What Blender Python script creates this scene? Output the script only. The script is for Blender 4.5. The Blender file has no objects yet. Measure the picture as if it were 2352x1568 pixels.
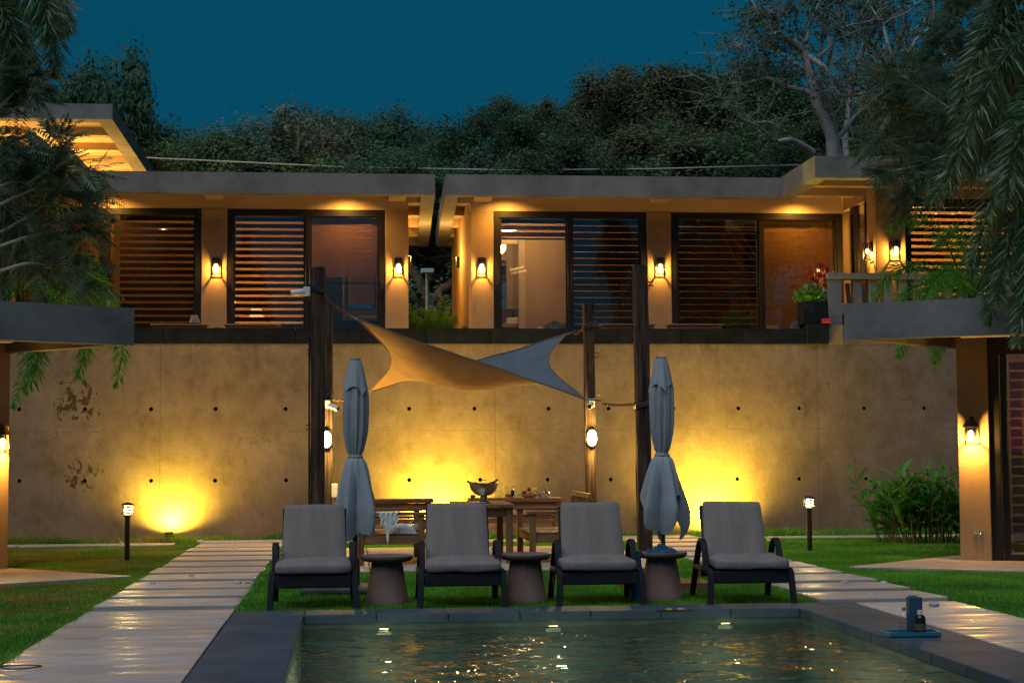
import bpy, bmesh, math, random
import numpy as np
from mathutils import Vector, Matrix, noise as mnoise

R = math.radians
scn = bpy.context.scene
COL = scn.collection

# ------------------------------------------------------------------ camera
FPX, PSI, THETA, ROLL, EYE = 3800.0, R(5.58), R(3.82), 0.006, 1.27
_f = Vector((math.sin(PSI) * math.cos(THETA), math.cos(PSI) * math.cos(THETA), math.sin(THETA)))
_r0 = Vector((math.cos(PSI), -math.sin(PSI), 0))
_u0 = _r0.cross(_f)
_r = _r0 * math.cos(ROLL) - _u0 * math.sin(ROLL)
_u = _u0 * math.cos(ROLL) + _r0 * math.sin(ROLL)
CAM = Vector((0, 0, EYE))
cam_d = bpy.data.cameras.new('camera')
cam = bpy.data.objects.new('camera', cam_d)
COL.objects.link(cam)
m3 = Matrix((_r, _u, -_f)).transposed()
cam.matrix_world = Matrix.Translation(CAM) @ m3.to_4x4()
cam_d.sensor_width = 36.0
cam_d.lens = 36.0 * FPX / 2352.0
cam_d.clip_start, cam_d.clip_end = 0.1, 2000
scn.camera = cam

# ------------------------------------------------------------------ sky, sun, exposure
world = bpy.data.worlds.new('World')
scn.world = world
world.use_nodes = True
wn, wl = world.node_tree.nodes, world.node_tree.links
bgn = wn['Background']
sky = wn.new('ShaderNodeTexSky')
sky.sky_type = 'NISHITA'
sky.sun_disc = False
sky.sun_elevation = R(0.4)
sky.sun_rotation = R(215)
sky.altitude = 0
sky.air_density = 1.0
sky.dust_density = 0.6
sky.ozone_density = 4.0
hsv = wn.new('ShaderNodeHueSaturation')
hsv.inputs['Hue'].default_value = 0.468
hsv.inputs['Saturation'].default_value = 1.35
wl.new(sky.outputs[0], hsv.inputs['Color'])
mixn = wn.new('ShaderNodeMix'); mixn.data_type = 'RGBA'; mixn.inputs[0].default_value = 0.75
wl.new(hsv.outputs[0], mixn.inputs[6]); mixn.inputs[7].default_value = (0.012, 0.42, 0.78, 1)
wl.new(mixn.outputs[2], bgn.inputs['Color'])
bgn.inputs['Strength'].default_value = 0.15

sun_d = bpy.data.lights.new('sun', 'SUN')
sun_d.energy = 1.5
sun_d.angle = R(60)
sun_d.color = (0.88, 0.94, 1.0)
sun = bpy.data.objects.new('sun', sun_d)
COL.objects.link(sun)
sun.rotation_euler = (R(29), 0, R(-35))

scn.view_settings.view_transform = 'Standard'
scn.view_settings.look = 'None'
scn.view_settings.gamma = 1.0
scn.view_settings.exposure = 0.12
scn.view_settings.use_curve_mapping = False
cy = scn.cycles
cy.use_denoising = True
cy.max_bounces = 8
cy.diffuse_bounces = 3
cy.glossy_bounces = 4
cy.transmission_bounces = 6
cy.transparent_max_bounces = 24
cy.caustics_reflective = False
cy.caustics_refractive = False
cy.sample_clamp_indirect = 4.0
cy.use_light_tree = True

# ------------------------------------------------------------------ measuring helpers (photo point + real depth -> place in the world)
def _ray(x, y):
    return _f * FPX + _r * (x - 1176) + _u * (784 - y)
def at(x, y, Y):
    r = _ray(x, y); return CAM + r * (Y / r.y)
def gnd(x, y, z=0.0):
    r = _ray(x, y); return CAM + r * ((z - EYE) / r.z)

# ------------------------------------------------------------------ object helpers
LOC = {}
def tag(o, label=None, cat=None, group=None, kind=None):
    if label: o['label'] = label
    if cat: o['category'] = cat
    if group: o['group'] = group
    if kind: o['kind'] = kind
    return o
def thing(name, label, cat, loc=(0, 0, 0), rotz=0.0, group=None):
    o = bpy.data.objects.new(name, None)
    COL.objects.link(o)
    o.empty_display_size = 0.1
    o.location = loc; o.rotation_euler = (0, 0, rotz)
    LOC[o.name] = Vector(loc)
    return tag(o, label, cat, group)
def link(name, me, mat=None, parent=None):
    if mat is not None and not me.materials:
        me.materials.append(mat)
    o = bpy.data.objects.new(name, me)
    COL.objects.link(o)
    if parent is not None:
        o.parent = parent
    return o
def dup(o, parent=None, **kw):
    c = o.copy(); COL.objects.link(c)
    if parent is not None: c.parent = parent
    for ch in list(o.children):
        dup(ch, c)
    for k, v in kw.items(): c[k] = v
    return c

def fast_mesh(name, V, Fq):
    """V (n,3) array, Fq (m,k) array of equal-size polygons"""
    V = np.asarray(V, np.float32); Fq = np.asarray(Fq, np.int32)
    me = bpy.data.meshes.new(name)
    m, k = Fq.shape
    me.vertices.add(len(V)); me.loops.add(m * k); me.polygons.add(m)
    me.vertices.foreach_set('co', V.ravel())
    me.loops.foreach_set('vertex_index', Fq.ravel())
    me.polygons.foreach_set('loop_start', np.arange(0, m * k, k, dtype=np.int32))
    me.polygons.foreach_set('loop_total', np.full(m, k, np.int32))
    me.update(calc_edges=True)
    return me

class MB:
    def __init__(s): s.v = []; s.f = []
    def add(s, vs, fs):
        b = len(s.v); s.v += [Vector(v) for v in vs]; s.f += [[b + i for i in f] for f in fs]; return s
    def box(s, x0, x1, y0, y1, z0, z1, M=None):
        vs = [Vector((x, y, z)) for z in (z0, z1) for y in (y0, y1) for x in (x0, x1)]
        if M is not None: vs = [M @ v for v in vs]
        return s.add(vs, [(0, 2, 3, 1), (4, 5, 7, 6), (0, 1, 5, 4), (2, 6, 7, 3), (0, 4, 6, 2), (1, 3, 7, 5)])
    def cbox(s, c, d, M=None):
        return s.box(c[0] - d[0] / 2, c[0] + d[0] / 2, c[1] - d[1] / 2, c[1] + d[1] / 2, c[2] - d[2] / 2, c[2] + d[2] / 2, M)
    def bar(s, p0, p1, w, h, upv=(0, 0, 1)):
        p0, p1 = Vector(p0), Vector(p1); d = (p1 - p0).normalized(); u = Vector(upv)
        sd = d.cross(u)
        if sd.length < 1e-4: sd = d.cross(Vector((1, 0, 0)))
        sd.normalize(); u = sd.cross(d).normalized()
        vs = []
        for p in (p0, p1):
            for a, b in ((-1, -1), (1, -1), (1, 1), (-1, 1)):
                vs.append(p + sd * (a * w / 2) + u * (b * h / 2))
        return s.add(vs, [(3, 2, 1, 0), (4, 5, 6, 7), (0, 1, 5, 4), (1, 2, 6, 5), (2, 3, 7, 6), (3, 0, 4, 7)])
    def tube(s, pts, rad, n=8, caps=True):
        pts = [Vector(p) for p in pts]
        if not hasattr(rad, '__len__'): rad = [rad] * len(pts)
        rings = []; prev = None
        for i, p in enumerate(pts):
            d = (pts[min(i + 1, len(pts) - 1)] - pts[max(i - 1, 0)]).normalized()
            if prev is None:
                a = d.orthogonal().normalized()
            else:
                a = (prev - d * prev.dot(d))
                a = a.normalized() if a.length > 1e-5 else d.orthogonal().normalized()
            prev = a; b = d.cross(a)
            rings.append([p + (a * math.cos(2 * math.pi * k / n) + b * math.sin(2 * math.pi * k / n)) * rad[i] for k in range(n)])
        base = len(s.v)
        for r in rings: s.v += r
        for i in range(len(rings) - 1):
            for k in range(n):
                s.f.append([base + i * n + k, base + i * n + (k + 1) % n, base + (i + 1) * n + (k + 1) % n, base + (i + 1) * n + k])
        if caps:
            s.f.append([base + k for k in range(n)][::-1]); s.f.append([base + (len(rings) - 1) * n + k for k in range(n)])
        return s
    def lathe(s, prof, n=24, c=(0, 0, 0), close=False):
        base = len(s.v); c = Vector(c)
        for r, z in prof:
            for k in range(n):
                a = 2 * math.pi * k / n
                s.v.append(c + Vector((r * math.cos(a), r * math.sin(a), z)))
        for i in range(len(prof) - 1):
            for k in range(n):
                s.f.append([base + i * n + k, base + i * n + (k + 1) % n, base + (i + 1) * n + (k + 1) % n, base + (i + 1) * n + k])
        if prof[0][0] > 1e-6: s.f.append([base + k for k in range(n)][::-1])
        if prof[-1][0] > 1e-6: s.f.append([base + (len(prof) - 1) * n + k for k in range(n)])
        return s
    def prism(s, poly, z0, z1):
        n = len(poly)
        vs = [(p[0], p[1], z0) for p in poly] + [(p[0], p[1], z1) for p in poly]
        return s.add(vs, [list(range(n))[::-1], list(range(n, 2 * n))] + [(i, (i + 1) % n, n + (i + 1) % n, n + i) for i in range(n)])
    def sphere(s, c, r, n=10, m=7, sc=(1, 1, 1)):
        prof = [(max(1e-4, math.sin(math.pi * i / m)) * 1.0, -math.cos(math.pi * i / m)) for i in range(m + 1)]
        base = len(s.v); c = Vector(c)
        for rr, z in prof:
            for k in range(n):
                a = 2 * math.pi * k / n
                s.v.append(c + Vector((rr * math.cos(a) * r * sc[0], rr * math.sin(a) * r * sc[1], z * r * sc[2])))
        for i in range(m):
            for k in range(n):
                s.f.append([base + i * n + k, base + i * n + (k + 1) % n, base + (i + 1) * n + (k + 1) % n, base + (i + 1) * n + k])
        return s
    def xf(s, M):
        s.v = [M @ v for v in s.v]; return s
    def mesh(s, name, off=None, bevel=0.0, seg=2, smooth=False):
        me = bpy.data.meshes.new(name)
        vs = s.v if off is None else [v - off for v in s.v]
        me.from_pydata([tuple(v) for v in vs], [], s.f)
        if bevel:
            bm = bmesh.new(); bm.from_mesh(me)
            bmesh.ops.bevel(bm, geom=[e for e in bm.edges if e.is_manifold and e.calc_face_angle(0) > 0.5], offset=bevel, segments=seg, profile=0.5, affect='EDGES')
            bm.to_mesh(me); bm.free()
        if smooth:
            me.polygons.foreach_set('use_smooth', [True] * len(me.polygons))
            if smooth != 'all':
                bm = bmesh.new(); bm.from_mesh(me)
                for e in bm.edges:
                    e.smooth = e.calc_face_angle(0) < R(40)
                bm.to_mesh(me); bm.free()
        me.update()
        return me
    def build(s, name, mat, parent=None, bevel=0.0, seg=2, smooth=False, local=False):
        off = None
        if parent is not None and not local:
            off = LOC.get(parent.name)
            if off is None:
                q = parent
                while q.parent is not None: q = q.parent
                off = LOC.get(q.name)
        return link(name, s.mesh(name, off, bevel, seg, smooth), mat, parent)

def bx(name, mat, parent, x0, x1, y0, y1, z0, z1, bevel=0.0, local=False):
    return MB().box(x0, x1, y0, y1, z0, z1).build(name, mat, parent, bevel=bevel, local=local)
def one(name, mb, mat, label, cat, loc, group=None, **k):
    """a thing that is a single mesh, its origin at its base"""
    off = Vector(loc)
    o = link(name, mb.mesh(name, off, **k), mat)
    o.location = off; LOC[o.name] = off
    return tag(o, label, cat, group)
def struct(name, mb, mat, **k):
    o = link(name, mb.mesh(name, **k), mat); LOC[o.name] = Vector((0, 0, 0))
    return tag(o, kind='structure')
def lamp(name, loc, power, color=(1, .68, .22), radius=0.03, parent=None, kind='POINT', aim=None, angle=None, blend=0.6, size=None):
    d = bpy.data.lights.new(name, kind); d.energy = power; d.color = color
    if kind == 'AREA':
        d.shape = 'RECTANGLE'; d.size, d.size_y = size
    else: d.shadow_soft_size = radius
    if kind == 'SPOT':
        d.spot_size = R(angle); d.spot_blend = blend
    o = bpy.data.objects.new(name, d); COL.objects.link(o)
    loc = Vector(loc)
    if aim is not None:
        o.rotation_euler = (Vector(aim) - loc).to_track_quat('-Z', 'Y').to_euler()
    if parent is not None:
        o.parent = parent; loc = loc - LOC[parent.name]
    o.location = loc
    return o
# ------------------------------------------------------------------ materials
def lin(r, g, b):
    f = lambda c: (c / 255 / 12.92) if c <= 10 else ((c / 255 + .055) / 1.055) ** 2.4
    return (f(r), f(g), f(b), 1)
class NT:
    def __init__(s, name):
        s.m = bpy.data.materials.new(name); s.m.use_nodes = True
        s.n, s.l = s.m.node_tree.nodes, s.m.node_tree.links
        s.b = s.n['Principled BSDF']; s.out = s.n['Material Output']
        s.co = None
    def node(s, t, **k):
        x = s.n.new(t)
        for a, v in k.items(): setattr(x, a, v)
        return x
    def coord(s, which='Object', scale=(1, 1, 1)):
        tc = s.node('ShaderNodeTexCoord'); mp = s.node('ShaderNodeMapping')
        mp.inputs['Scale'].default_value = scale
        if which == 'World':
            g = s.node('ShaderNodeNewGeometry'); s.l.new(g.outputs['Position'], mp.inputs[0])
        else: s.l.new(tc.outputs[which], mp.inputs[0])
        return mp.outputs[0]
    def noise(s, co, scale, detail=4, rough=.55, dist=0):
        x = s.node('ShaderNodeTexNoise'); s.l.new(co, x.inputs['Vector'])
        x.inputs['Scale'].default_value = scale; x.inputs['Detail'].default_value = detail
        x.inputs['Roughness'].default_value = rough; x.inputs['Distortion'].default_value = dist
        return x.outputs['Fac']
    def ramp(s, fac, stops, interp='LINEAR'):
        x = s.node('ShaderNodeValToRGB'); s.l.new(fac, x.inputs[0]); e = x.color_ramp.elements
        x.color_ramp.interpolation = interp
        while len(e) < len(stops): e.new(0.5)
        for el, (p, c) in zip(e, stops):
            el.position = p; el.color = c if len(c) == 4 else (*c, 1)
        return x.outputs[0]
    def mix(s, fac, a, b, mode='MIX'):
        x = s.node('ShaderNodeMix', data_type='RGBA', blend_type=mode)
        for sock, v in ((0, fac), (6, a), (7, b)):
            if hasattr(v, 'is_output') or isinstance(v, bpy.types.NodeSocket): s.l.new(v, x.inputs[sock])
            else: x.inputs[sock].default_value = v if sock == 0 else (v if len(v) == 4 else (*v, 1))
        return x.outputs[2]
    def math(s, op, a, b=None, c=None, clamp=False):
        x = s.node('ShaderNodeMath', operation=op, use_clamp=clamp)
        for i, v in enumerate((a, b, c)):
            if v is None: continue
            if isinstance(v, bpy.types.NodeSocket): s.l.new(v, x.inputs[i])
            else: x.inputs[i].default_value = v
        return x.outputs[0]
    def bump(s, h, strength=.3, dist=.01):
        x = s.node('ShaderNodeBump'); s.l.new(h, x.inputs['Height'])
        x.inputs['Strength'].default_value = strength; x.inputs['Distance'].default_value = dist
        s.l.new(x.outputs[0], s.b.inputs['Normal']); return x
    def set(s, **k):
        for a, v in k.items():
            i = s.b.inputs[a.replace('_', ' ')]
            if isinstance(v, bpy.types.NodeSocket): s.l.new(v, i)
            else: i.default_value = v
        return s

def mottled(name, c0, c1, scale=3, rough=.8, bump=.3, bscale=60, spec=.3, stretch=(1, 1, 1), rnd=.0, which='Object', metallic=0, detail=6, lo=.3, hi=.7, bdist=.004):
    t = NT(name); co = t.coord(which, stretch)
    n = t.noise(co, scale, detail, .62)
    col = t.ramp(n, [(lo, c0), (hi, c1)])
    if rnd:
        oi = t.node('ShaderNodeObjectInfo')
        v = t.math('MULTIPLY_ADD', oi.outputs['Random'], 2 * rnd, 1 - rnd)
        hs = t.node('ShaderNodeHueSaturation'); t.l.new(v, hs.inputs['Value']); t.l.new(col, hs.inputs['Color']); col = hs.outputs[0]
    t.set(Base_Color=col, Roughness=rough, Metallic=metallic)
    t.b.inputs['Specular IOR Level'].default_value = spec
    if bump: t.bump(t.noise(co, bscale, 5, .6), bump, bdist)
    return t.m
def plain(name, c, rough=.5, metallic=0, spec=.5):
    t = NT(name); co = t.coord()
    n = t.noise(co, 30, 3)
    t.set(Base_Color=t.mix(t.math('MULTIPLY', n, .25), c, (0.02, 0.02, 0.02)), Roughness=rough, Metallic=metallic)
    t.b.inputs['Specular IOR Level'].default_value = spec
    return t.m
def emit(name, c, s):
    t = NT(name); t.set(Base_Color=(1, 1, 1, 1)); t.b.inputs['Emission Color'].default_value = (*c, 1); t.b.inputs['Emission Strength'].default_value = s
    return t.m

M = {}
M['concrete'] = mottled('concrete', (.120, .123, .126), (.225, .228, .232), 1.6, .85, .35, 45, which='World', stretch=(1, 1, 1))
M['stucco'] = mottled('stucco', (.27, .175, .095), (.42, .285, .16), 1.4, .9, .3, 40, which='World', stretch=(1, 1, .6))
M['soffit'] = mottled('soffit_paint', (.42, .31, .19), (.56, .43, .28), 1.3, .85, .25, 30, which='World', stretch=(.6, 2, 1))
M['bronze'] = plain('dark_bronze_aluminium', (.018, .016, .015), .35, .3)
M['slate'] = mottled('black_slate', (.005, .007, .010), (.016, .019, .025), 5, .75, .35, 50, spec=.12, which='World', rnd=.25)
M['wood'] = mottled('teak', (.10, .045, .018), (.26, .13, .06), 3, .65, .4, 30, stretch=(6, 1, 6), rnd=.2)
M['old_wood'] = mottled('weathered_timber', (.012, .009, .008), (.10, .07, .055), 2.2, .9, 1.0, 14, stretch=(9, 9, .5), which='World', bdist=.02, lo=.38, hi=.68)
M['coping'] = mottled('slate_coping', (.030, .048, .070), (.055, .082, .112), 2.5, .62, .25, 60, spec=.25, which='World', rnd=.08)
M['paver'] = mottled('paver_concrete', (.31, .26, .245), (.49, .42, .40), 1.8, .36, .3, 22, spec=.55, which='World', rnd=.12, stretch=(.5, 1.4, 1))
M['patio'] = mottled('patio_concrete', (.30, .24, .20), (.46, .39, .33), 2.5, .55, .3, 30, which='World')
M['soil'] = mottled('lawn_soil', (.02, .045, .008), (.05, .09, .016), 3, .95, .6, 60, which='World')
M['wicker'] = mottled('black_wicker', (.006, .008, .011), (.020, .023, .029), 60, .6, .8, 110, spec=.2, stretch=(1, 2, 2))
M['cushion'] = mottled('grey_cushion', (.185, .155, .145), (.275, .236, .222), 1.5, .95, .6, 160, spec=.1, stretch=(7, .7, .7), lo=.25, hi=.75)
M['canvas'] = mottled('umbrella_canvas', (.24, .265, .29), (.34, .365, .39), 2, .95, .25, 70, spec=.1)
M['terracotta'] = mottled('side_table_glaze', (.15, .095, .075), (.27, .175, .145), 3, .75, .4, 70, spec=.25)
M['metal'] = plain('galvanised_metal', (.45, .46, .48), .4, .8)
M['rust'] = mottled('rusty_chain', (.10, .03, .012), (.30, .12, .05), 30, .7, .4, 80, metallic=.5)
M['black'] = plain('black_metal', (.01, .01, .011), .5, .2)
M['white'] = plain('white_plastic', (.75, .76, .78), .4)
M['chrome'] = plain('polished_steel', (.75, .74, .72), .12, 1)
M['bark'] = mottled('grey_bark', (.06, .052, .045), (.20, .18, .165), 4, .9, .8, 18, which='World', stretch=(2, 2, .6), bdist=.02)
M['bark_pale'] = mottled('pale_bark', (.20, .195, .19), (.42, .41, .40), 3, .9, .6, 18, which='World', bdist=.02)
M['bulb'] = emit('bulb_glow', (1, .76, .28), 7)
M['bulb_soft'] = emit('diffuser_glow', (1, .84, .42), 8)
M['pool_tile'] = mottled('pool_tile', (.045, .06, .055), (.09, .115, .10), 3, .5, .2, 40, which='World')
M['bed'] = mottled('bed_linen', (.5, .46, .42), (.7, .66, .6), 4, .9, .4, 20)
M['towel'] = mottled('white_towel', (.62, .6, .58), (.78, .76, .73), 6, .95, .6, 90)

def wood_dir(name, axis, c0=(.10, .045, .018), c1=(.27, .14, .065)):
    st = {'x': (.6, 7, 7), 'y': (7, .6, 7), 'z': (7, 7, .6)}[axis]
    return mottled(name, c0, c1, 2.6, .6, .45, 5, stretch=st, rnd=.22, bdist=.01)
for a in 'xyz': M['wood_' + a] = wood_dir('teak_' + a, a)

def glass(name, tint=(.86, .9, .9), gloss=1.0, rough=.0):
    t = NT(name); t.n.remove(t.b)
    fr = t.node('ShaderNodeFresnel'); fr.inputs[0].default_value = 1.52
    tr = t.node('ShaderNodeBsdfTransparent'); tr.inputs[0].default_value = (*tint, 1)
    gl = t.node('ShaderNodeBsdfGlossy'); gl.inputs['Roughness'].default_value = rough; gl.inputs[0].default_value = (.95, .97, 1, 1)
    mx = t.node('ShaderNodeMixShader')
    ge = t.node('ShaderNodeNewGeometry')
    t.l.new(t.math('MULTIPLY', t.math('MULTIPLY', fr.outputs[0], gloss, clamp=True), t.math('SUBTRACT', 1.0, ge.outputs['Backfacing'])), mx.inputs[0])
    t.l.new(tr.outputs[0], mx.inputs[1]); t.l.new(gl.outputs[0], mx.inputs[2]); t.l.new(mx.outputs[0], t.out.inputs[0])
    return t.m
M['glass'] = glass('window_glass', (.80, .80, .79), 3.0)
M['clear'] = glass('clear_glass', (.95, .96, .96), 1.2)

def water():
    t = NT('pool_water'); t.n.remove(t.b)
    co = t.coord('World', (1, 1, 1))
    a = t.noise(t.coord('World', (.75, 1.7, 1)), 2.3, 3, .5, .5)
    b = t.noise(t.coord('World', (.7, 1.6, 1)), 14, 2, .5, .3)
    h = t.math('MULTIPLY_ADD', b, .45, a)
    bp = t.node('ShaderNodeBump'); t.l.new(h, bp.inputs['Height']); bp.inputs['Strength'].default_value = .5; bp.inputs['Distance'].default_value = .006
    fr = t.node('ShaderNodeFresnel'); fr.inputs[0].default_value = 1.33; t.l.new(bp.outputs[0], fr.inputs['Normal'])
    tr = t.node('ShaderNodeBsdfTransparent'); tr.inputs[0].default_value = (.55, .72, .64, 1)
    gl = t.node('ShaderNodeBsdfGlossy'); gl.inputs['Roughness'].default_value = .02; t.l.new(bp.outputs[0], gl.inputs['Normal'])
    mx = t.node('ShaderNodeMixShader')
    t.l.new(fr.outputs[0], mx.inputs[0]); t.l.new(tr.outputs[0], mx.inputs[1]); t.l.new(gl.outputs[0], mx.inputs[2]); t.l.new(mx.outputs[0], t.out.inputs[0])
    return t.m
M['water'] = water()

def foliage(name, c0, c1, trans=.35, rough=.5, scale=.9, hue=.02, spec=.35):
    t = NT(name)
    co = t.coord('World')
    n = t.noise(co, scale, 3)
    g = t.node('ShaderNodeNewGeometry')
    f = t.math('MULTIPLY_ADD', g.outputs['Random Per Island'], .3, t.math('MULTIPLY', n, .85))
    col = t.ramp(f, [(.15, c0), (.95, c1)])
    t.set(Base_Color=col, Roughness=rough)
    t.b.inputs['Specular IOR Level'].default_value = spec
    tl = t.node('ShaderNodeBsdfTranslucent'); t.l.new(col, tl.inputs[0])
    mx = t.node('ShaderNodeMixShader'); mx.inputs[0].default_value = trans
    t.l.new(t.b.outputs[0], mx.inputs[1]); t.l.new(tl.outputs[0], mx.inputs[2]); t.l.new(mx.outputs[0], t.out.inputs[0])
    return t.m
M['leaf_dark'] = foliage('dark_leaves', (.042, .094, .052), (.105, .180, .10), .25, .75, spec=.12)
M['leaf_mid'] = foliage('mid_green_leaves', (.065, .135, .062), (.15, .23, .11), .25, .75, spec=.12)
M['leaf_dry'] = foliage('dry_leaves', (.11, .15, .095), (.19, .235, .16), .25, .7)
M['leaf_rust'] = foliage('rusty_leaves', (.075, .098, .05), (.165, .17, .09), .25, .8, spec=.1)
M['leaf_palm'] = foliage('palm_leaflets', (.05, .115, .055), (.14, .23, .12), .3, .35, spec=.6)
M['leaf_bright'] = foliage('bright_palm_leaflets', (.055, .27, .03), (.17, .48, .065), .4, .4)
M['leaf_fern'] = foliage('feathery_leaves', (.042, .10, .055), (.12, .19, .11), .3, .5)
M['leaf_ginger'] = foliage('broad_leaves', (.045, .22, .028), (.14, .42, .07), .35, .35, spec=.5)
M['leaf_shrub'] = foliage('shrub_leaves', (.06, .22, .02), (.16, .42, .05), .4, .5)
def grass_mat():
    t = NT('lawn_blades')
    co = t.coord('World')
    big = t.noise(co, .9, 3, .6)
    g = t.node('ShaderNodeNewGeometry')
    f = t.math('ADD', t.math('MULTIPLY', g.outputs['Random Per Island'], .4), t.math('SUBTRACT', t.math('MULTIPLY', big, 1.7), .5))
    # the left lawn is drier and yellower than the right
    sx = t.node('ShaderNodeSeparateXYZ'); t.l.new(g.outputs['Position'], sx.inputs[0])
    dry = t.math('MULTIPLY', t.math('MULTIPLY_ADD', sx.outputs[0], -.7, -1.0, clamp=True), t.ramp(t.noise(co, 1.1, 4), [(.36, (0, 0, 0)), (.56, (1, 1, 1))]))
    green = t.ramp(f, [(.2, (.05, .20, .012)), (.9, (.15, .45, .035))])
    yel = t.ramp(f, [(.2, (.17, .165, .022)), (.9, (.46, .40, .075))])
    col = t.mix(dry, green, yel)
    t.set(Base_Color=col, Roughness=.6)
    tl = t.node('ShaderNodeBsdfTranslucent'); t.l.new(col, tl.inputs[0])
    mx = t.node('ShaderNodeMixShader'); mx.inputs[0].default_value = .3
    t.l.new(t.b.outputs[0], mx.inputs[1]); t.l.new(tl.outputs[0], mx.inputs[2]); t.l.new(mx.outputs[0], t.out.inputs[0])
    return t.m
M['grass'] = grass_mat()

def wall_mat():
    """old ochre plaster: mottling, drips, peeled dark patches near the left end"""
    t = NT('retaining_wall_plaster')
    co = t.coord('World', (1, 1, 1)); stk = t.coord('World', (1.3, 1, .85))
    n1 = t.noise(co, 1.1, 8, .68, .2); n2 = t.noise(stk, 3.2, 7, .65, .3); n3 = t.noise(co, 14, 4, .6)
    f = t.math('ADD', t.math('MULTIPLY', n1, .5), t.math('ADD', t.math('MULTIPLY', n2, .38), t.math('MULTIPLY', n3, .12)))
    col = t.ramp(f, [(.36, (.145, .098, .064)), (.46, (.215, .150, .100)), (.55, (.255, .184, .125)), (.66, (.325, .243, .172))])
    dark = t.ramp(t.noise(stk, 2.4, 8, .75, .8), [(.60, (0, 0, 0)), (.72, (1, 1, 1))])
    col = t.mix(t.math('MULTIPLY', dark, .35), col, (.085, .058, .038))
    # peeled plaster, only around two spots at the left
    g = t.node('ShaderNodeNewGeometry'); sx = t.node('ShaderNodeSeparateXYZ'); t.l.new(g.outputs['Position'], sx.inputs[0])
    def blob(cx, cz, rx, rz):
        a = t.math('POWER', t.math('DIVIDE', t.math('SUBTRACT', sx.outputs[0], cx), rx), 2)
        b = t.math('POWER', t.math('DIVIDE', t.math('SUBTRACT', sx.outputs[2], cz), rz), 2)
        return t.math('SUBTRACT', 1.0, t.math('ADD', a, b), clamp=True)
    zone = t.math('MAXIMUM', blob(-3.95, 2.05, .55, .55), blob(-3.85, 1.0, .42, .45))
    peel = t.noise(t.coord('World', (1.6, 1, 1)), 5.5, 6, .6, 1.2)
    pk = t.ramp(t.math('MULTIPLY', t.math('MULTIPLY_ADD', zone, .45, .62), peel), [(.53, (0, 0, 0)), (.55, (1, 1, 1))])
    pk = t.math('MULTIPLY', pk, t.math('GREATER_THAN', zone, .02))
    col = t.mix(pk, col, (.075, .050, .032))
    # filled arch patch at the right
    ar = t.math('GREATER_THAN', blob(6.75, .45, .58, .85), .0)
    col = t.mix(t.math('MULTIPLY', ar, .35), col, (.13, .105, .085))
    # pale lime runs under the coping
    top = t.math('MULTIPLY', t.math('MULTIPLY_ADD', sx.outputs[2], 4, -10.4, clamp=True), t.ramp(t.noise(t.coord('World', (3, 1, 1.5)), 3, 5, .6, .5), [(.52, (0, 0, 0)), (.62, (1, 1, 1))]))
    col = t.mix(t.math('MULTIPLY', top, .5), col, (.30, .255, .21))
    # hairline cracks
    v = t.node('ShaderNodeTexVoronoi', feature='DISTANCE_TO_EDGE'); v.inputs['Scale'].default_value = .9
    ds = t.node('ShaderNodeVectorMath', operation='ADD'); nn = t.node('ShaderNodeTexNoise'); nn.inputs['Scale'].default_value = 2.2; nn.inputs['Detail'].default_value = 6
    t.l.new(co, nn.inputs['Vector']); t.l.new(co, ds.inputs[0]); t.l.new(nn.outputs['Color'], ds.inputs[1]); t.l.new(ds.outputs[0], v.inputs['Vector'])
    cr = t.math('MULTIPLY', t.math('LESS_THAN', v.outputs['Distance'], .0035), t.math('GREATER_THAN', n1, .54))
    col = t.mix(t.math('MULTIPLY', cr, .6), col, (.07, .05, .035))
    seam = t.math('MULTIPLY', t.math('LESS_THAN', t.math('FRACT', t.math('MULTIPLY_ADD', sx.outputs[0], .41, .13)), .0045), t.math('GREATER_THAN', n2, .42))
    hs = t.math('MULTIPLY', t.math('LESS_THAN', t.math('ABSOLUTE', t.math('SUBTRACT', t.math('MULTIPLY_ADD', n1, .05, sx.outputs[2]), 1.62)), .005), t.math('GREATER_THAN', n2, .52))
    col = t.mix(t.math('MULTIPLY', t.math('MAXIMUM', seam, hs), .45), col, (.06, .042, .03))
    t.set(Base_Color=col, Roughness=.9); t.b.inputs['Specular IOR Level'].default_value = .2
    t.bump(t.math('SUBTRACT', t.math('ADD', n3, t.noise(co, 45, 4)), t.math('MULTIPLY', pk, 1.5)), .5, .006)
    return t.m
M['wall'] = wall_mat()
def blind_mat():
    t = NT('blind_fabric'); co = t.coord('World', (.35, 1, 6))
    n = t.noise(co, 9, 4)
    col = t.ramp(n, [(.3, (.30, .14, .055)), (.7, (.46, .235, .10))])
    t.set(Base_Color=col, Roughness=.85)
    tl = t.node('ShaderNodeBsdfTranslucent'); tl.inputs[0].default_value = (.35, .17, .06, 1)
    mx = t.node('ShaderNodeMixShader'); mx.inputs[0].default_value = .12
    t.l.new(t.b.outputs[0], mx.inputs[1]); t.l.new(tl.outputs[0], mx.inputs[2]); t.l.new(mx.outputs[0], t.out.inputs[0])
    return t.m
M['blind'] = blind_mat()

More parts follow.
